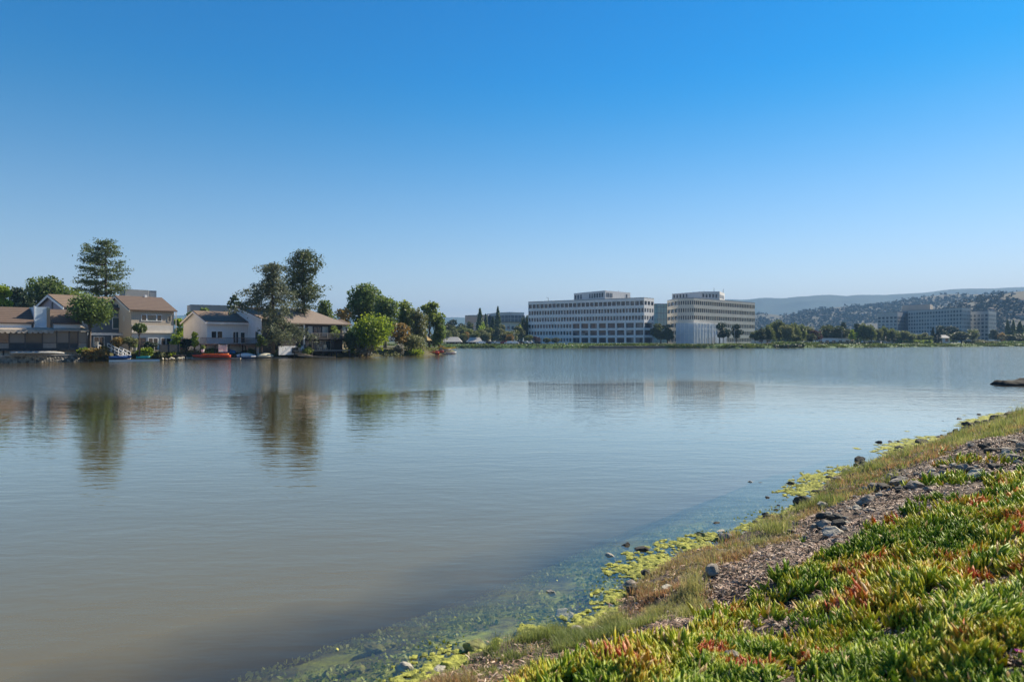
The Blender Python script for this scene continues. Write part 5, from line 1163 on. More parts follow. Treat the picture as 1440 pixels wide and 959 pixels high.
# pale riprap blocks at the foot of the left shore
for i in range(26):
    q = rng.random(); px = 226 + q * 46 if i < 15 else 500 + (i - 15) * 9; D = np.interp(px, [226, 272, 500, 600], [107, 112.4, 131, 144.5])
    s = .45 + .5 * rng.random()
    place_rock((px - CX) / F * D, float(D) - .1 + rng.normal() * .3, .12, s, 'rock_pale' if rng.random() < .6 else 'rock_grey', 'pale stone in the riprap under the garden between cream and white houses' if i < 15 else 'stone on the muddy edge below the shrubs of the left shore',
               'riprap stones before the garden' if i < 15 else 'stones on the muddy shore edge')

# ================================================================ far shore buildings
GB = 1.5
banded('concrete_panel', (.56, .56, .55), (.42, .42, .42), 2, 3.72, duty=.02, tone=.08); mat('precast', (.76, .76, .74), .85, var=.06, scale=.3); mat('precast_warm', (.74, .66, .54), .85, var=.06, scale=.3)
mat('roof_flat', (.3, .3, .29), .9); glass('office_glass', (.035, .05, .075), .15, .35, .42); glass('office_glass_blue', (.05, .09, .13), .08, .8); glass('teal_glass', (.10, .26, .30), .12, .7)
mat('louver', (.66, .65, .62), .8, var=.1); mat('frame_grey', (.42, .43, .44), .6)
def face_frame(A, B):
    """local frame for a facade from A to B: returns length and a function (u along, v outward, z) -> xyz"""
    A = Vector(A); B = Vector(B); d = (B - A); L = d.length; d /= L; n = Vector((d.y, -d.x))
    return L, (lambda q: (A.x + d.x * q[0] + n.x * q[1], A.y + d.y * q[0] + n.y * q[1], q[2]))
def office_faces(t, faces, budget=100):
    """faces: list of dict(A,B,rows,...) in the thing's local coordinates. Spandrels and piers stand proud of recessed panes."""
    pan = []; VI = {}; V = []; FF = []
    def vid(p):
        k = tuple(round(c, 2) for c in p)
        if k not in VI: VI[k] = len(V); V.append(p)
        return VI[k]
    for f in faces:                                     # one connected facade skin per building: solid cells, and a reveal round every window hole
        L, tf = face_frame(f['A'], f['B']); holes = []
        for (za, zb, nb, kind) in f['rows']:
            pw = f.get('pier', .5) if kind != 'big' else .9; bw = L / nb
            for i in range(nb): holes.append((i * bw + pw / 2, (i + 1) * bw - pw / 2, za, zb, kind))
        us = sorted({0., round(L, 3)} | {round(h[0], 3) for h in holes} | {round(h[1], 3) for h in holes}); zs = sorted({f.get('z0', -1.), f['top']} | {h[2] for h in holes} | {h[3] for h in holes})
        for za, zb in zip(zs[:-1], zs[1:]):
            rh = [h for h in holes if h[2] <= za + 1e-6 and h[3] >= zb - 1e-6]
            for a, b in zip(us[:-1], us[1:]):
                m_ = (a + b) / 2
                if any(h[0] < m_ < h[1] for h in rh): continue
                FF.append([vid(tf((a, 0, za))), vid(tf((b, 0, za))), vid(tf((b, 0, zb))), vid(tf((a, 0, zb)))])
        for (a, b, za, zb, kind) in holes:
            a = round(a, 3); b = round(b, 3); dp = -.45 if kind != 'big' else -.8
            c4 = [(a, za), (b, za), (b, zb), (a, zb)]
            for q in range(4):
                (u0, z0_), (u1, z1_) = c4[q], c4[(q + 1) % 4]; FF.append([vid(tf((u0, 0, z0_))), vid(tf((u1, 0, z1_))), vid(tf((u1, dp, z1_))), vid(tf((u0, dp, z0_)))])
            pan.append(((b - a) * (zb - za), MB().box(a - .05, b + .05, dp - .05, dp + .04, za - .05, zb + .05, tf), f.get('glass', 'office_glass')))
    MB().add(V, FF).build('wall', faces[0].get('mat', 'precast'), t)
    order = sorted(range(len(pan)), key=lambda i: -pan[i][0]); rest = MB(); g = 'office_glass'
    for r_, i in enumerate(order):
        if r_ < budget or len(pan) <= 100: pan[i][1].build('window', pan[i][2], t)
        else: rest.add(pan[i][1].v, pan[i][1].f); g = pan[i][2]
    if rest.v: tag(rest.build('window', g, t), kind='stuff')
    return t
def core(t, pts, z0, z1, m='precast', name='core'):
    n = len(pts); c = Vector((sum(p[0] for p in pts) / n, sum(p[1] for p in pts) / n))
    q = [tuple(c + (Vector(p) - c) * (1 - 2.6 / max(.1, (Vector(p) - c).length))) for p in pts]
    MB().prism(q, z0, z1).build(name, m, t)
def loc2(t, p): return (p[0] - t.location.x, p[1] - t.location.y)

# --- office block, long shaded face
A, B, Cc = (8.9, 373), (65, 336), (71.6, 344.2)
t = thing('office_building', 'long six storey pale office block with ribbon windows, left of the two by the water', 'office building', (65, 336, GB))
Dd, E = (64, 372), (25, 400)
lA, lB, lC, lD, lE = [loc2(t, p) for p in (A, B, Cc, Dd, E)]
zt = 22.6
def rows(nb, low=None):
    fl = 3.66; r = []
    for i in range(6):
        za = .3 + .75 + i * fl; r.append((za, za + 1.95, nb, 'n'))
    return r
# rows from the ground up; the lower three storeys open into big bays at the right
Lf = math.hypot(B[0] - A[0], B[1] - A[1]); sp = .40; spd = (A[0] + (B[0] - A[0]) * sp, A[1] + (B[1] - A[1]) * sp); lS = loc2(t, spd)
sp1 = (A[0] + (B[0] - A[0]) * .30, A[1] + (B[1] - A[1]) * .30); l1 = loc2(t, sp1)
F1 = [dict(A=lA, B=lS, rows=[(z_ * 3.66 + 1.05, z_ * 3.66 + 3.0, 15, 'n') for z_ in range(3)], top=11.0, pier=.45),
      dict(A=lS, B=lB, rows=[(.6, 3.15, 8, 'big'), (4.4, 6.9, 8, 'big'), (8.0, 10.5, 8, 'big')], top=11.0, pier=1.0, glass='office_glass'),
      dict(A=lA, B=lB, rows=[(11.9, 14.0, 40, 'n'), (15.6, 17.7, 40, 'n'), (19.2, 21.3, 27, 'n')], top=zt, z0=11.0, pier=.42),
      dict(A=lB, B=lC, rows=[(.6, 3.15, 1, 'big'), (4.4, 6.9, 1, 'big'), (8.0, 10.5, 1, 'big'), (12.0, 13.95, 4, 'n'), (15.7, 17.65, 4, 'n'), (19.3, 21.2, 3, 'n')], top=zt, pier=.9),
      dict(A=lC, B=lD, rows=[(z_ * 3.66 + 1.05, z_ * 3.66 + 3.0, 8, 'n') for z_ in range(6)], top=zt, pier=1.2)]
office_faces(t, F1)
core(t, [lA, lB, lC, lD, lE], -1, zt - .3)
MB().prism([lA, lB, lC, lD, lE], zt + .003, zt + .35).build('roof', 'roof_flat', t)
# white corner penthouse
def w2(px, D): return ((px - CX) / F * D, D)
ph = [w2(807, 371), w2(851, 350), w2(886.5, 366), w2(868, 392), w2(825, 396)]; lp = [loc2(t, p) for p in ph]
pz = zt + .35; MB().prism(lp, pz, pz + 4.4).build('penthouse', 'louver', t)
for (a, b, k, u0, u1) in [(0, 1, 6, .5, .97), (0, 1, 3, .03, .3), (1, 2, 4, .05, .3), (1, 2, 1, .82, .9)]:
    L, tf = face_frame(lp[a], lp[b]); 
    for i in range(k):
        q0 = L * (u0 + (u1 - u0) * i / k); q1 = q0 + L * (u1 - u0) / k * .62; MB().box(q0, q1, .02, .08, pz + 1.1, pz + 3.3, tf).build('penthouse_window', 'office_glass', t)
# roof crane arm and mast
MB().tube([(w2(771, 366)[0] - 65, 30, zt + .3), (w2(771, 366)[0] - 65, 30, zt + 2.0), (w2(768, 366)[0] - 65, 30, zt + 2.2)], [.12, .12, .12], 5).build('roof_davit', 'metal_dark', t)
MB().tube([(w2(870, 370)[0] - 65, 34, pz + 4.2), (w2(870, 370)[0] - 65, 34, pz + 6)], [.1, .06], 5).build('antenna', 'metal_dark', t)

# --- second office block
t = thing('office_building', 'six storey beige office block with white wrapped scaffolding at its corner', 'office building', (89.2, 335, GB))
P0, P1, P2, P3, P4 = (81.2, 357), (82.5, 339.5), (89.2, 335), (134.5, 378), (112, 398)
q0, q1, q2, q3, q4 = [loc2(t, p) for p in (P0, P1, P2, P3, P4)]
zt = 22.4; R6 = lambda n: [(z_ * 3.66 + 1.05, z_ * 3.66 + 3.0, n, 'n') for z_ in range(6)]
office_faces(t, [dict(A=q0, B=q1, rows=R6(3), top=zt, pier=.6, mat='precast_warm', pmat='precast_warm', glass='office_glass'),
                 dict(A=q1, B=q2, rows=R6(7), top=zt, pier=.4), dict(A=q2, B=q3, rows=R6(34), top=zt, pier=.34, glass='office_glass')])
core(t, [q0, q1, q2, q3, q4], -1, zt - .3, 'precast_warm'); MB().prism([q0, q1, q2, q3, q4], zt + .003, zt + .35).build('roof', 'roof_flat', t)
ph = [w2(945, 352), w2(985, 345), w2(1012, 352), w2(1019, 365), w2(1000, 385), w2(950, 372)]; lp = [loc2(t, p) for p in ph]
MB().prism(lp, zt + .35, [zt + 3.4, zt + 4.0, zt + 4.6, zt + 4.6, zt + 4.6, zt + 3.4]).build('penthouse', 'louver', t)
for (a, b, k, u0, u1) in [(0, 1, 5, .05, .6), (1, 2, 5, .1, .95), (2, 3, 4, .05, .95)]:
    L, tf = face_frame(lp[a], lp[b])
    for i in range(k):
        x0 = L * (u0 + (u1 - u0) * i / k); MB().box(x0, x0 + L * (u1 - u0) / k * .5, .02, .08, zt + 1.2, zt + 3.0, tf).build('penthouse_window', 'office_glass', t)
for (px, D, h_) in [(1004, 358, 2.6), (1017, 362, 2.3), (990, 360, 1.2)]:
    p = loc2(t, w2(px, D)); MB().tube([(p[0], p[1], zt + 4.2), (p[0], p[1], zt + 4.4 + h_)], [.14, .08], 5).build('antenna', 'metal_dark', t)
# scaffold wrapped in white sheeting
s_ = thing('wrapped_scaffold', 'white plastic wrapped scaffold around the lower corner of the beige office', 'scaffold', (89.2, 332, GB))
mat('sheet_white', (.6, .64, .7), .6, var=.05, scale=.5, bump=.1); mat('sheet_blue', (.56, .6, .67), .6, var=.05, scale=.5, bump=.1)
a0, a1, a2 = w2(950.5, 335), w2(975.3, 331.5), w2(1009, 351); LL = [(p[0] - 89.2, p[1] - 332) for p in (a0, a1, a2)]
hS = 10.2
L, tf = face_frame(LL[0], LL[1]); MB().box(0, L, -1.2, 0, -.6, hS, tf).build('sheeting', 'sheet_blue', s_)
mb = MB(); [mb.box(q - .08, q + .08, .2, .32, -.6, hS + .3, tf) for q in np.linspace(.1, L - .1, 5)]; mb.box(.1, L - .1, .21, .31, hS * .5, hS * .5 + .12, tf); mb.box(.1, L - .1, .21, .31, hS, hS + .12, tf); mb.build('poles', 'trim_white', s_)
L, tf = face_frame(LL[1], LL[2]); mb = MB(); n = 60
for i in range(n):
    a = i * L / n; v = .18 * math.sin(i * 1.9) + .1 * math.sin(i * .7); mb.box(a, a + L / n, -1.2, v, -.6, hS * (1 - .0 * i), tf)
mb.build('sheeting', 'sheet_white', s_)
mb = MB()
for q in np.linspace(.1, L - .1, 9): mb.box(q - .12, q + .12, .35, .5, -.6, hS + .4, tf)
mb.box(0, L, .36, .48, hS, hS + .2, tf); mb.box(0, L, .36, .48, hS * .72, hS * .72 + .12, tf); mb.build('poles', 'trim_white', s_)
s2 = thing('site_hoarding', 'lower white hoarding right of the wrapped scaffold', 'hoarding', (w2(1006, 345)[0], 345, GB)); L, tf = face_frame((0, 0), (8.5, 9)); MB().box(0, L, -.15, 0, -.4, 4.6, tf).build('panel', 'sheet_white', s2)
MB().box(4, 5.2, .01, .06, 0, 3.0, tf).build('gate', 'metal_dark', s2)
mb = MB(); [mb.tube([(x, -2 - x * .1, -.3), (x, -2 - x * .1, 3.0)], [.07, .07], 4) for x in np.linspace(-8, 12, 14)]; s3 = thing('construction_fence', 'row of thin dark fence posts before the wrapped scaffold', 'fence', (w2(1000, 338)[0], 336, GB)); mb.build('posts', 'metal_dark', s3)

# --- blue green glass building between them
t = thing('glass_building', 'blue green glass office seen in the gap between the two pale offices', 'office building', (*w2(930, 450), GB))
p = [loc2(t, w2(905, 450)), loc2(t, w2(925, 430)), loc2(t, w2(962, 440)), loc2(t, w2(962, 480)), loc2(t, w2(905, 480))]
H_ = zat(428, 440) - GB; MB().prism(p, -1, H_ - .6).build('wall', 'teal_glass', t)
mb = MB()
for i in (0, 1):
    L, tf = face_frame(p[i], p[i + 1])
    for z in np.arange(3.6, H_, 3.9): mb.box(0, L, 0, .12, z - .35, z, tf)
    for x in np.arange(0, L, 2.4): mb.box(x, x + .14, 0, .16, 0, H_, tf)
mb.box(p[0][0], p[2][0], p[1][1] + 2, p[1][1] + 12, H_ - .6, H_); mb.build('mullions', 'office_glass_blue', t)

# --- generic block with window grid
def block(name, label, cat, pts, ztop, m, gl, fl=3.6, bay=3.0, wfrac=.55, hfrac=.5, base=GB, faces=None, z_first=1.2, budget=100, proud=.05):
    cx = pts[0][0]; cy = pts[0][1]; t = thing(name, label, cat, (cx, cy, base)); lp = [(p[0] - cx, p[1] - cy) for p in pts]; H = ztop - base
    MB().prism(lp, -1, H).build('wall', m, t); MB().prism([(x * 1.0, y * 1.0) for x, y in lp], H + .003, H + .5).build('roof', 'roof_flat', t); rest = MB(); k = 0
    for i in (faces or range(len(lp))):
        L, tf = face_frame(lp[i], lp[(i + 1) % len(lp)]); n = max(1, int(L / bay)); bw = L / n
        for r_ in range(int((H - z_first) / fl)):
            z = z_first + r_ * fl
            for j in range(n):
                a = bw * j + bw * (1 - wfrac) / 2; mb = MB().box(a, a + bw * wfrac, .0 + .003 * (j % 2), proud, z, z + fl * hfrac, tf); k += 1
                if k <= budget: mb.build('window', gl, t)
                else: rest.add(mb.v, mb.f)
    if rest.v: tag(rest.build('window', gl, t), kind='stuff')
    return t
mat('bldg_grey', (.3, .3, .3), .85, var=.05, scale=.1); mat('bldg_pale', (.5, .5, .49), .85, var=.05, scale=.1); mat('bldg_dark', (.12, .14, .17), .5, var=.1, scale=.1); mat('bldg_tan', (.42, .36, .3), .85, var=.08, scale=.1)
# curved office complex at px 655-737
t = block('office_building', 'blue glass low wing at the left of the distant curved office', 'office building', [w2(654, 480), w2(686, 470), w2(700, 500), w2(668, 510)], zat(444, 475), 'office_glass_blue', 'teal_glass', 3.6, 3.2, .8, .6, faces=[0, 1])
t = block('office_building', 'distant curved office with dark upper floors and white lower windows', 'office building', [w2(686, 485), w2(700, 462), w2(718, 455), w2(736, 462), w2(738, 500), w2(690, 505)], zat(454, 460), 'bldg_pale', 'office_glass', 4.0, 3.2, .55, .55, faces=[0, 1, 2])
lp = [loc2(t, p) for p in [w2(684, 484), w2(700, 460), w2(718, 453), w2(738, 460), w2(738, 500), w2(690, 505)]]; z1 = zat(454, 460) - GB + .5; z2 = zat(443.5, 458) - GB; z3 = zat(439.3, 458) - GB
MB().prism(lp, z1, z2).build('upper_floors', 'bldg_dark', t); 
c_ = Vector((sum(p[0] for p in lp) / 6, sum(p[1] for p in lp) / 6)); MB().prism([tuple(c_ + (Vector(p) - c_) * .97) for p in lp], z2 + .003, z3).build('crown_band', 'bldg_pale', t)
mb = MB()
for i in (0, 1, 2):
    L, tf = face_frame(lp[i], lp[i + 1]); 
    for q in np.arange(0, L, 3.0): mb.box(q, q + .25, 0, .15, z1, z2, tf)
    mb.box(0, L, .0, .1, (z1 + z2) / 2 - .15, (z1 + z2) / 2 + .15, tf)
mb.build('fins', 'frame_grey', t)
# grey roofs behind the houses
def cyl_block(label, pts, ytop, D, m='bldg_grey'):
    t = block('office_building', label, 'office building', pts, zat(ytop, D), m, 'office_glass', 3.8, 4, .8, .4, faces=[0], z_first=2.5); return t
cyl_block('large grey flat roofed building behind the white houses', [w2(263, 215), w2(268, 208), w2(330, 214), w2(352, 235), w2(275, 245)], 431.5, 212)
t = cyl_block('grey flat roofed building behind the tall pine and cream house', [w2(168, 205), w2(176, 200), w2(209, 205), w2(212, 225), w2(170, 228)], 410, 203)
t = cyl_block('pale rooftop plant box at the right of the grey building behind the cream house', [w2(209.5, 207), w2(220, 208), w2(220, 222), w2(210, 222)], 411, 207, 'bldg_pale')
# --- right hand block complex
DG = 600
BG = GB + 1
glass('slab_glass', (.06, .09, .12), .3, .25, .3); mat('slab_rib', (.4, .41, .41), .7, var=.05)
def slab(label, pts, ytop, D, faces, bay=3.4, m='slab_rib', gl='slab_glass', wf=.62, hf=.62):
    return block('apartment_block', label, 'building', pts, zat(ytop, D), m, gl, 3.3, bay, wf, hf, base=BG, faces=faces, z_first=1.5)
slab('short left wing of the tall grey blue block at the right', [w2(1234, 655), w2(1262, 640), w2(1278, 668), w2(1250, 690)], 440, 648, [0, 1])
slab('main long grey blue slab block at the right, under the hillside', [w2(1277, 640), w2(1353, 575), w2(1365, 590), w2(1300, 670)], 435.5, 606, [0, 1])
slab('right wing of the grey blue block with a pale end wall', [w2(1363, 600), w2(1390, 580), w2(1401, 600), w2(1380, 625)], 438.5, 590, [0, 1], m='slab_rib')
t = block('rooftop_block', 'brown plant room standing on the grey blue slab block', 'rooftop block', [w2(1269, 665), w2(1308, 645), w2(1312, 665), w2(1275, 685)], zat(429, 652), 'bldg_tan', 'office_glass', 30, 6, .3, .05, base=BG, faces=[0])
slab('dark recessed middle part of the grey blue block', [w2(1258, 672), w2(1282, 650), w2(1290, 670), w2(1270, 690)], 438, 655, [0], m='bldg_dark')

# --- pavilions on the far park
mat('roof_shingle_pale', (.42, .4, .36), .9, var=.12, scale=.6)
def pavilion(label, px0, px1, D, ye, yr, name='park_shelter', dep=7):
    x0 = (px0 - CX) / F * D; x1 = (px1 - CX) / F * D; t = thing(name, label, 'shelter', (x0, D, GB)); L = x1 - x0; e = zat(ye, D) - GB; r_ = zat(yr, D) - GB
    roof_gable(t, L, dep, e, r_, 'roof_shingle_pale', .5, hip=L * .24)
    for x in (.4, L * .36, L * .68, L - .7):
        for y in (.3, dep - .6): MB().box(x, x + .3, y, y + .3, -.3, e - .02).build('post', 'trim_cream', t)
    MB().box(L * .2, L * .8, dep * .55, dep * .6, 0, 1.2).build('bench_wall', 'deck_wood', t)
pavilion('left open sided park shelter with a pale hip roof', 621, 648, 311, 480.3, 474.3); pavilion('right open sided park shelter with a pale hip roof', 657, 677, 313, 480.5, 474.8)
pavilion('dark pavilion roof farther right of the park shelters', 680, 690, 318, 481, 478)
# low buildings on the right part of the shore
def lowb(label, px0, px1, D, ytop, m='stucco_white', rm='roof_flat', gable=0):
    x0 = (px0 - CX) / F * D; x1 = (px1 - CX) / F * D; t = thing('low_building', label, 'building', (x0, D, GB)); L = x1 - x0; H = zat(ytop, D) - GB
    if gable:
        walls_gable(t, L, 9, H - 1.6, H, m, z0=-.5); roof_gable(t, L, 9, H - 1.6, H, rm, .4)
    else: MB().box(0, L, 0, 9, -.5, H).build('wall', m, t); MB().box(-.2, L + .2, -.2, 9.2, H + .003, H + .35).build('roof', rm, t)
    n = max(2, int(L / 3.2))
    for i in range(n): a = L * (i + .25) / n; window(t, a, a + L / n * .5, 1.0, max(1.9, H * .7 - .2), panes=2, fr='frame_grey', fw=.12)
lowb('white low building right of the beige office', 1065, 1086, 330, 477.5); lowb('long white single storey building among the right hand trees', 1149, 1196, 365, 475.8, gable=0)
lowb('pinkish low building right of the long white one', 1176, 1200, 372, 474.4, m='stucco_beige', gable=1, rm='tile_tan'); lowb('white building under the willows left of the grey blue block', 1236, 1262, 375, 473.5, gable=1, rm='roof_shingle_pale')
lowb('small white gabled pavilion before the grey blue block', 1318, 1336, 400, 471.5, gable=1, rm='roof_shingle_pale'); lowb('low white building half hidden by a dark cypress', 1307, 1316, 398, 473, gable=0)
lowb('pale low building between the park trees and the left office', 741, 762, 345, 477, m='bldg_pale')

# ================================================================ far trees
PT = {}
def proto(key, H, W, mt, n, leaf, nc, kind='broad', zc=.25, hollow=.55, bark='bark'):
    t = thing({'broad': 'broadleaf_tree', 'willow': 'willow_tree', 'conifer': 'conifer_tree'}[kind], 'x', 'tree')
    mb = MB(); r0 = H * .022; mb.tube([(0, 0, -.5), (.02 * H, 0, H * .3), (0, .01 * H, H * .6)], [r0 * 1.2, r0, r0 * .5], 6)
    if kind == 'conifer':
        pts = []
        for i in range(nc):
            u = i / (nc - 1); z = H * (zc + (1 - zc) * u); rr = W / 2 * (1 - u) ** .8 + .15; k = int(n / nc)
            a = rng.random(k) * 6.283; q = rr * (.35 + .65 * rng.random(k) ** .5) * (1 + .2 * np.sin(a * 5 + i)); pts.append(np.stack([q * np.cos(a), q * np.sin(a), z + rng.normal(size=k) * H / nc * .5 - q * .25], 1))
        cm = leaf_cloud(np.concatenate(pts), leaf, 'c')
    else:
        cl = broad_clumps(H, W, H * zc, nc, W * .19)
        limbs(mb, H * .35, [(c[0], c[1], c[2]) for c in cl[:6]], r0 * .5, 4)
        if kind == 'willow':
            pts = []
            for c in cl:
                k = int(n / nc); a = ellipsoid_pts(c[0], c[1], c[2], c[3], c[4], c[5], k); a[:, 2] -= rng.random(k) ** 2 * H * .28; pts.append(a)
            cm = leaf_cloud(np.concatenate(pts), leaf, 'c', updir=((0, 0, 1), .5))
        else: cm = crown_blob(cl, n, leaf, hollow=hollow)
    mb.build('trunk', bark, t, True); link('crown', cm, mt, t); PT[key] = (t, H, W, [False]); return t
foliage('leaf_park', (.06, .085, .024), (.125, .155, .04), (.2, .21, .06), .35, .4); foliage('leaf_park_deep', (.04, .058, .02), (.08, .10, .03), (.13, .14, .04), .35, .35)
proto('mid', 12, 10, 'leaf_park', 2600, .5, 20); proto('deep', 12, 10, 'leaf_park_deep', 2600, .5, 20); proto('olive', 11, 9, 'leaf_olive', 2200, .5, 16)
proto('dark', 12, 10, 'leaf_dark', 2400, .5, 16); proto('willow', 12, 10, 'leaf_park', 3000, .5, 18, 'willow', .3); proto('willow2', 12, 10, 'leaf_olive', 3000, .5, 18, 'willow', .3)
proto('con', 18, 6, 'pine_needles', 1800, .55, 24, 'conifer', .12); proto('cyp', 12, 4, 'leaf_dark', 1500, .4, 20, 'conifer', .05); proto('orange', 8, 8, 'leaf_orange', 1200, .45, 12); proto('plum', 8, 8, 'leaf_plum', 1400, .45, 12)
proto('lime', 9, 8, 'leaf_lime', 1300, .45, 12)
def ft(key, px, ytop, wpx, D, label, group=None, base=GB):
    src, H0, W0, used = PT[key]
    o = src if not used[0] else copy_tree(src); used[0] = True
    sz = (zat(ytop, D) - base) / H0; sw = wpx / F * D / W0
    o.location = ((px - CX) / F * D, D, base); o.scale = (sw * 1.32, sw, sz * 1.1); o.rotation_euler = (0, 0, rng.random() * 6.28); o['label'] = label
    if group: o['group'] = group
    return o
# behind the park, left of the first office
parkside = [('deep', 632, 458, 22, 330), ('mid', 646, 461, 22, 345), ('olive', 640, 466, 18, 322), ('dark', 637, 452, 16, 420), ('deep', 650, 457, 18, 410), ('mid', 664, 464, 20, 330), ('deep', 661, 455, 12, 400), ('olive', 676, 466, 20, 325), ('orange', 656, 467, 12, 322),
            ('con', 675, 440, 14, 400), ('con', 683, 447, 12, 410), ('con', 700, 437.5, 13, 395), ('con', 693, 450, 14, 405), ('lime', 680, 453.5, 14, 385), ('mid', 691, 462, 18, 335), ('olive', 702, 464, 18, 328), ('willow2', 712, 466, 18, 332), ('mid', 722, 466, 16, 330),
            ('olive', 729, 461, 16, 345), ('deep', 737, 452, 14, 372), ('deep', 740, 447, 12, 385), ('orange', 717, 470, 10, 322), ('mid', 668, 468, 14, 318), ('dark', 699, 463, 9, 318), ('willow2', 684, 468, 14, 320), ('lime', 733, 457, 10, 350), ('olive', 651, 471, 12, 318), ('mid', 630, 466, 14, 316), ('olive', 707, 459, 14, 350)]
NAMES = {'deep': 'dark green tree', 'mid': 'green tree', 'olive': 'olive tree', 'dark': 'very dark tree', 'orange': 'reddish small tree', 'con': 'pointed conifer', 'lime': 'yellow green tree', 'willow2': 'pale drooping tree', 'willow': 'drooping willow', 'cyp': 'dark cypress', 'plum': 'purple leaved tree'}
SPEC = {675: 'pointed conifer, left one of the two tall ones before the distant curved office', 700: 'tallest pointed conifer before the distant curved office', 683: 'shorter conifer between the two tall ones', 737: 'dark green tree close to the left end of the long office', 680: 'round yellow green tree below the left tall conifer', 740: 'dark tree behind, touching the left end of the long office'}
for i, (k, px, yt, wp, D) in enumerate(parkside):
    ft(k, px, yt, wp, D, SPEC.get(px, NAMES[k] + ' in the park belt behind the shelters and parked cars'), 'park trees: ' + NAMES[k] if px not in SPEC else None)
# around the offices
for (k, px, yt, wp, D, lab) in [('plum', 753, 474, 12, 330, 'purple leaved small tree at the left foot of the long office'), ('mid', 743, 472, 10, 326, 'pale green small tree beside the purple leaved one'), ('olive', 769, 476, 11, 322, 'thin olive tree before the long office, right of the purple tree'),
                                ('deep', 782, 475.5, 14, 322, 'dark green small tree before the long office lower floors'), ('deep', 929, 457.5, 26, 325, 'broad dark tree filling the gap between the two offices'), ('deep', 939, 463, 18, 330, 'second dark tree leaning against the beige office'),
                                ('dark', 1018, 456, 22, 318, 'dark round headed tree before the beige office'), ('dark', 1036, 458, 12, 322, 'narrow leaning dark tree right of the round headed tree'), ('mid', 1062, 466, 12, 325, 'green tree touching the right end of the beige office'),
                                ('orange', 1080, 482.5, 12, 300, 'reddish shrub before the white low building'), ('lime', 990, 483.5, 14, 302, 'yellow green bush below the wrapped scaffold')]:
    ft(k, px, yt, wp, D, lab)
# right hand row
right = [('deep', 1071, 463, 14, 325), ('willow', 1079, 459, 18, 330), ('willow', 1086, 456.5, 16, 345), ('willow', 1096, 452.5, 18, 338), ('willow2', 1108, 457, 18, 325), ('willow', 1118, 456.5, 18, 330), ('willow', 1128, 458.5, 16, 335), ('willow2', 1137, 459.5, 16, 345), ('plum', 1147, 466, 14, 340),
         ('deep', 1163, 459, 24, 372), ('deep', 1176, 460.5, 24, 368), ('dark', 1184, 455.5, 12, 385), ('deep', 1190, 464, 16, 380), ('lime', 1199, 464, 10, 360), ('dark', 1206, 457, 12, 370), ('willow', 1214, 456.5, 14, 360), ('willow', 1225, 459, 16, 358), ('willow2', 1233, 463, 14, 365),
         ('willow', 1243, 460.5, 14, 370), ('willow', 1256, 463.5, 18, 372), ('willow2', 1268, 465.5, 16, 375), ('mid', 1281, 470, 16, 372), ('mid', 1290, 471, 14, 378), ('olive', 1300, 469.5, 14, 380), ('mid', 1306, 473, 10, 374),
         ('dark', 1325, 459.5, 16, 430), ('dark', 1336, 460.5, 20, 440), ('dark', 1345, 463, 12, 435), ('lime', 1341, 476, 10, 392), ('deep', 1352, 467.5, 28, 388), ('mid', 1368, 464.5, 18, 395), ('cyp', 1312, 463.5, 9, 385), ('cyp', 1319, 466, 10, 385),
         ('dark', 1399, 465, 14, 420), ('orange', 1408, 468, 10, 415), ('con', 1417, 454, 11, 450), ('con', 1425, 454, 10, 452), ('con', 1434, 456, 14, 445), ('olive', 1420, 472, 18, 410), ('deep', 1434, 470, 18, 412), ('con', 1443, 458, 12, 450), ('olive', 1378, 478, 16, 400), ('orange', 1392, 480, 12, 402), ('mid', 1120, 472, 14, 318), ('deep', 1141, 470, 14, 325), ('mid', 1453, 466, 18, 415), ('deep', 1468, 462, 22, 430)]
SPECR = {1096: 'tallest willow in the row right of the beige office', 1147: 'purple leaved tree at the end of the first willow row', 1163: 'wide dark spreading tree behind the long white building', 1184: 'dark tree rising behind the wide spreading tree', 1199: 'bright yellow green small tree left of the second willow row',
         1352: 'large rounded dark tree before the grey blue block', 1368: 'green tree right of the large rounded one', 1312: 'dark cypress, left of two, before the grey blue block', 1319: 'dark cypress, right of two, before the grey blue block', 1408: 'orange leaved tree right of the grey blue block', 1080: '', 1341: 'tiny yellow green tree by the white gabled pavilion'}
for (k, px, yt, wp, D) in right:
    ft(k, px, yt, wp, D, SPECR.get(px) or NAMES[k] + (' on the far shore between the beige office and the grey blue block' if px < 1300 else ' on the far shore around the grey blue block and beyond it'), None if SPECR.get(px) else ('first stretch of far shore: ' if px < 1300 else 'right stretch of far shore: ') + NAMES[k])
# low hedges and shrub belts that read as masses
def belt(label, px0, px1, D, ytop, mt, n, leaf=.45, dep=3, base=GB, name='hedge', cat='hedge'):
    x0 = (px0 - CX) / F * D; x1 = (px1 - CX) / F * D; H = zat(ytop, D) - base; L = x1 - x0; t = None if name == 'tree_belt' else thing(name, label, cat, (x0, D, base))
    x = rng.random(n) * L; h_ = H * (.55 + .45 * fbm(x * .3, x * 0, 3, int(px0))) * rng.random(n) ** .5
    o = link('foliage' if t else name, leaf_cloud(np.stack([x, rng.normal(size=n) * dep * .4, h_], 1), leaf, 'b', jitter=.3), mt, t)
    if not t: o.location = (x0, D, base); tag(o, label, cat, kind='stuff')
belt('low dark hedge behind the parked cars in the park', 645, 742, 322, 480, 'leaf_deep', 2600); belt('low hedge along the foot of the long office', 780, 918, 312, 483, 'leaf_deep', 3200); belt('low hedge before the beige office right half', 1005, 1064, 312, 483.5, 'leaf_deep', 1500)
belt('dark hedge under the first willow row', 1086, 1150, 312, 480.5, 'leaf_deep', 2200); belt('low hedge before the long white building', 1150, 1240, 345, 480.5, 'leaf_dark', 2500); belt('hedge under the second willow row', 1262, 1310, 372, 478, 'leaf_mid', 1800)
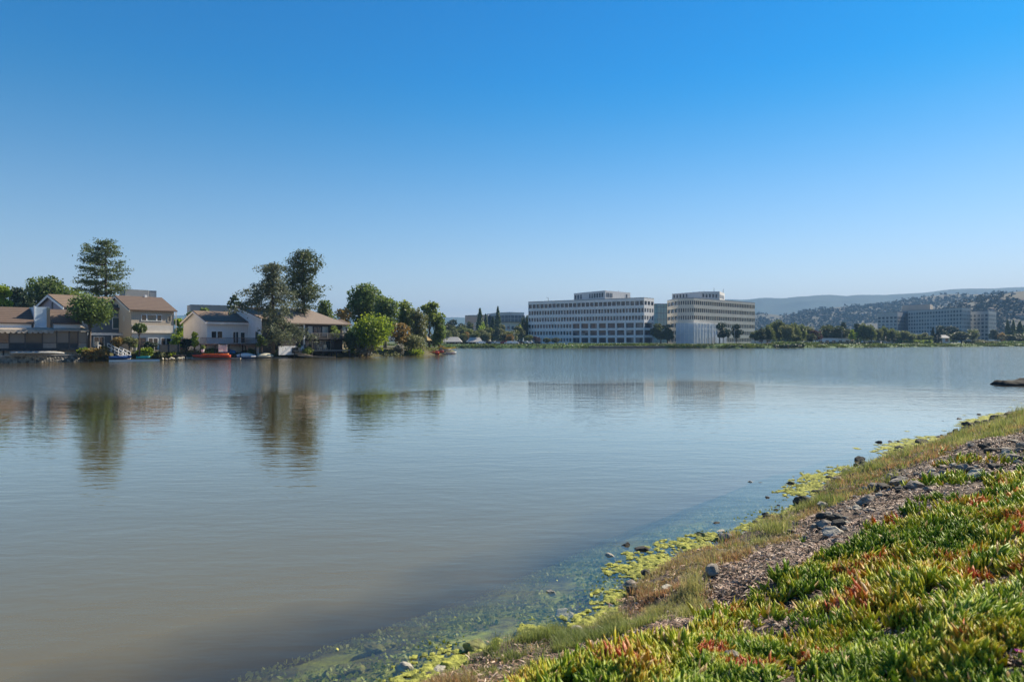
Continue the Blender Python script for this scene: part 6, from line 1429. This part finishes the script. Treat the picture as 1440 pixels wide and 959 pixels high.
belt('low shrubs before the right wing of the grey blue block', 1356, 1402, 394, 479, 'leaf_olive', 1500); belt('low hedge at the right end of the far shore', 1400, 1500, 400, 479.5, 'leaf_deep', 2400)
belt('belt of background trees behind the park', 628, 745, 480, 466, 'leaf_deep', 4200, .9, 8, name='tree_belt', cat='trees'); belt('belt of background trees right of the beige office', 1060, 1236, 470, 467, 'leaf_deep', 5000, .9, 8, name='tree_belt', cat='trees')
belt('belt of background trees at the foot of the right hillside', 1236, 1520, 690, 466, 'leaf_dark', 6000, 1.3, 12, name='tree_belt', cat='trees')
belt('belt of background trees behind the left shore houses', -80, 500, 250, 462, 'leaf_deep', 9000, .7, 6, base=1.2, name='tree_belt', cat='trees')
# seawall, kerbs and revetment dark strips on the far bank
def sw(label, px0, px1, D, h1, m, th=1.0):
    x0 = (px0 - CX) / F * D; x1 = (px1 - CX) / F * D; t = thing('seawall', label, 'wall', (x0, D, 0)); MB().box(0, x1 - x0, 0, th, -1, h1).build('wall', m, t); MB().box(-.05, x1 - x0 + .05, -.1, th, h1 + .003, h1 + .15).build('cap', 'concrete', t)
mat('wall_wet', (.1, .1, .09), .8, scale=1); sw('dark seawall in front of the beige office', 830, 986, 297.5, .55, 'wall_wet', 2.5); belt('dark shaded water plants under the first willow row', 1089, 1130, 290, 483.5, 'leaf_dark', 1500, .4, 3, base=.1)
sw('grey seawall right of the willows with a pale cap', 1236, 1268, 357, .9, 'bldg_tan', 3)
# rubble on far edges
for i in range(16):
    px = 975 + rng.random() * 30 if i < 8 else 1245 + rng.random() * 30; D = 296 if i < 8 else 361
    place_rock((px - CX) / F * D, D + rng.normal() * .8, .6 + rng.random() * .6, 1.0 + rng.random(), 'rock_pale', 'pale boulder on the far bank below the wrapped scaffold' if i < 8 else 'pale boulder on the far bank below the second willow row', 'boulders under the scaffold' if i < 8 else 'boulders under the second willow row')

k = 60000; X = rng.random(k) * 560 - 60; Y = far_edge(X) + rng.random(k) * 3.6; c_ = fbm(X * .06, Y * .3, 3, 510); kk = rng.random(k) < np.clip((c_ - .4) * 5, .1, 1); X, Y = X[kk][:26000], Y[kk][:26000]
zz = np.interp(Y - far_edge(X), [0, 1.2, 3.5], [.05, .7, 1.45]); foliage('bank_weed', (.05, .085, .018), (.12, .17, .025), (.24, .22, .06), .08, .35)
tag(link('bank_plants', leaf_cloud(np.stack([X, Y, zz + rng.random(len(X)) * .35], 1), .45, 'w', flat=1), 'bank_weed'), 'rough green growth on the steep far bank', 'bank plants', kind='stuff')
# parked cars
mat('paint_white', (.75, .75, .75), .3, var=.03); mat('paint_black', (.02, .02, .025), .3); mat('paint_silver', (.4, .42, .44), .3); mat('paint_red', (.35, .03, .03), .3); mat('tyre', (.02, .02, .02), .9)
def car(px, D, cm, label, rz=0., grp='cars parked across the lagoon'):
    t = thing('parked_car', label, 'car', ((px - CX) / F * D, D, GB + .04), rz, grp)
    prof = [(-2.2, .35), (2.2, .35), (2.25, .75), (1.3, .92), (.75, 1.42), (-1.0, 1.45), (-1.75, .98), (-2.2, .9)]; n = len(prof)
    MB().add([(x, -.85, z) for x, z in prof] + [(x, .85, z) for x, z in prof], [tuple(range(n)), tuple(range(2 * n - 1, n - 1, -1))] + [(i, i + n, (i + 1) % n + n, (i + 1) % n) for i in range(n)]).build('body', cm, t)
    MB().add([(x, -.87, z) for x, z in [(-1.5, .98), (1.1, .95), (.68, 1.36), (-.95, 1.39)]], [(0, 1, 2, 3)]).build('window', 'office_glass', t)
    for x in (-1.35, 1.4):
        for y in (-.88, .7): MB().tube([(x, y, .32), (x, y + .18, .32)], [.32, .32], 10).build('wheel', 'tyre', t)
for (px, D, c, lab) in [(676, 312, 'paint_white', 'white car nearest the right park shelter'), (684, 314, 'paint_black', 'black car right of the first white car'), (692, 314, 'paint_silver', 'silver car in the parked row before the yellow trees'), (700, 315, 'paint_white', 'white car middle of the parked row'),
                        (709, 315, 'paint_red', 'dark red car in the parked row'), (716, 313, 'paint_white', 'white car left of the larger white car'), (723, 312, 'paint_white', 'larger white car standing alone toward the long office'), (731, 315, 'paint_black', 'black car left of the silver pair'),
                        (738, 315, 'paint_silver', 'silver car near the left end of the long office'), (745, 316, 'paint_white', 'white car at the left foot of the long office'), (754, 316, 'paint_black', 'dark car under the purple tree')]:
    car(px, D, paint := c, lab, rng.normal() * .15 + (0 if rng.random() < .5 else math.pi))
for (px, D, c, lab) in [(1134, 322, 'paint_white', 'white car under the willow row'), (1216, 352, 'paint_white', 'white car by the water left of the white willow building'), (1224, 353, 'paint_silver', 'silver car beside the white car by the water'), (1231, 354, 'paint_white', 'second white car by the water right of the silver one'), (1242, 362, 'paint_silver', 'silver car before the white willow building')]:
    car(px, D, c, lab, rng.normal() * .15, 'cars parked under the far willows')
# white kiosk box and light poles
def pole(px, D, h_, label):
    t = thing('lamp_post', label, 'lamp post', ((px - CX) / F * D, D, GB)); MB().tube([(0, 0, 0), (0, 0, h_)], [.11, .07], 6).build('pole', 'frame_grey', t); MB().box(-.7, .1, -.12, .12, h_, h_ + .12).build('lamp_head', 'frame_grey', t)
pole(723, 318, 6.5, 'thin lamp post by the larger white car'); pole(1001, 322, 8, 'thin lamp post before the wrapped scaffold'); pole(1033, 318, 7.5, 'thin lamp post between the two dark trees before the beige office'); pole(1184, 362, 7, 'thin lamp post before the long white building')
t = thing('utility_box', 'small white utility box on the bank before the long office', 'utility box', (*w2(795, 304), GB)); MB().box(0, 1.0, 0, .8, -.1, 1.4).build('cabinet', 'trim_white', t); MB().box(.08, .92, -.03, -.003, .1, 1.25).build('door', 'frame_grey', t)

# ================================================================ hillside woods and houses
def hill_z(P, X, Y, Z, px, D):
    j = np.argmin(np.abs(P[0] - px)); col = Y[:, j]; return float(np.interp(D, col, Z[:, j])), float((px - CX) / F * D)
def woods(HH, n, leaf, label, lo, hi, y0, y1, mt, seed):
    P, X, Y, Z, zc = HH; nx = P.shape[1]; out = []
    dens = lambda x, y: fbm(x * .006, y * .006, 4, seed)
    i = rng.integers(0, P.shape[0] - 1, n * 4); j = rng.integers(0, nx - 1, n * 4); a = rng.random(n * 4); b = rng.random(n * 4)
    g = lambda M: (M[i, j] * (1 - a) + M[i + 1, j] * a) * (1 - b) + (M[i, j + 1] * (1 - a) + M[i + 1, j + 1] * a) * b
    x, y, z, p = g(X), g(Y), g(Z), g(P); k = (p > lo) & (p < hi) & (y > y0) & (y < y1) & (dens(x, y) + .35 * (fbm(x * .02, y * .02, 2, seed + 5) - .5) > .44); x, y, z = x[k][:n], y[k][:n], z[k][:n]; m = len(x)
    r = (2.0 + 5.5 * rng.random(m) ** 2); pts = []
    for q in range(12):
        d = rng.normal(size=(m, 3)); d /= np.linalg.norm(d, axis=1)[:, None]; pts.append(np.stack([x + d[:, 0] * r * .7, y + d[:, 1] * r * .7, z + r * .75 + d[:, 2] * r * .75], 1))
    o = link('hillside_woods', leaf_cloud(np.concatenate(pts), leaf, 'w', jitter=.3), mt); tag(o, label, 'woods', kind='stuff')
foliage('woods_leaf', (.042, .046, .028), (.056, .06, .034), (.075, .072, .045), .02, .0, rough=.95)
woods(H2, 8500, 3.4, 'scattered oaks and pines covering the suburban hillside', 1030, 1480, 1380, 2150, 'woods_leaf', 401)
woods(H3, 4200, 2.6, 'denser trees on the nearest hillside at the right edge', 1280, 1500, 880, 1200, 'woods_leaf', 402)
# hillside houses
mat('wall_pale', (.4, .38, .35), .9, var=.05); mat('wall_sand', (.24, .2, .16), .9, var=.05); mat('roof_brown', (.14, .1, .08), .9)
def hh(wm, rm):
    t = thing('hillside_house', 'x', 'house'); L, Dp = 14, 9; walls_gable(t, L, Dp, 4.5, 6.4, wm, z0=-5); roof_gable(t, L, Dp, 4.5, 6.4, rm, .6); window(t, 2, 5, 1.4, 3.2, panes=2, fw=.25); window(t, 8, 12, 1.4, 3.2, panes=3, fw=.25); return t
HP = [hh('wall_pale', 'roof_brown'), hh('wall_sand', 'roof_brown'), hh('wall_pale', 'roof_brown')]; used = [0, 0, 0]
cnt = 0
for i in range(2000):
    if cnt >= 55: break
    near = rng.random() < .35; HH = H3 if near else H2; px = (1340 + rng.random() * 105) if near else (1070 + rng.random() * 340); D = (920 + rng.random() * 210) if near else (1450 + rng.random() * 480)
    z, x = hill_z(*HH[:4], px, D); yy = CY - F * (z + 2 - EYE) / D
    if z < 14: continue
    k = int(rng.integers(3)); o = HP[k] if not used[k] else copy_tree(HP[k]); used[k] = 1; cnt += 1
    o.location = (x, D, z + .5); o.rotation_euler = (0, 0, rng.normal() * .5); s = .8 + .5 * rng.random(); o.scale = (s * .62, s * .62, s * .55)
    tone = ['pale house with a brown roof', 'sand coloured house with a brown roof', 'pale house with dark eaves'][k]
    o['label'] = tone + (' on the nearest hillside at the right edge' if near else ' scattered among the trees of the farther hillside'); o['group'] = ('near hill: ' if near else 'far hill: ') + tone
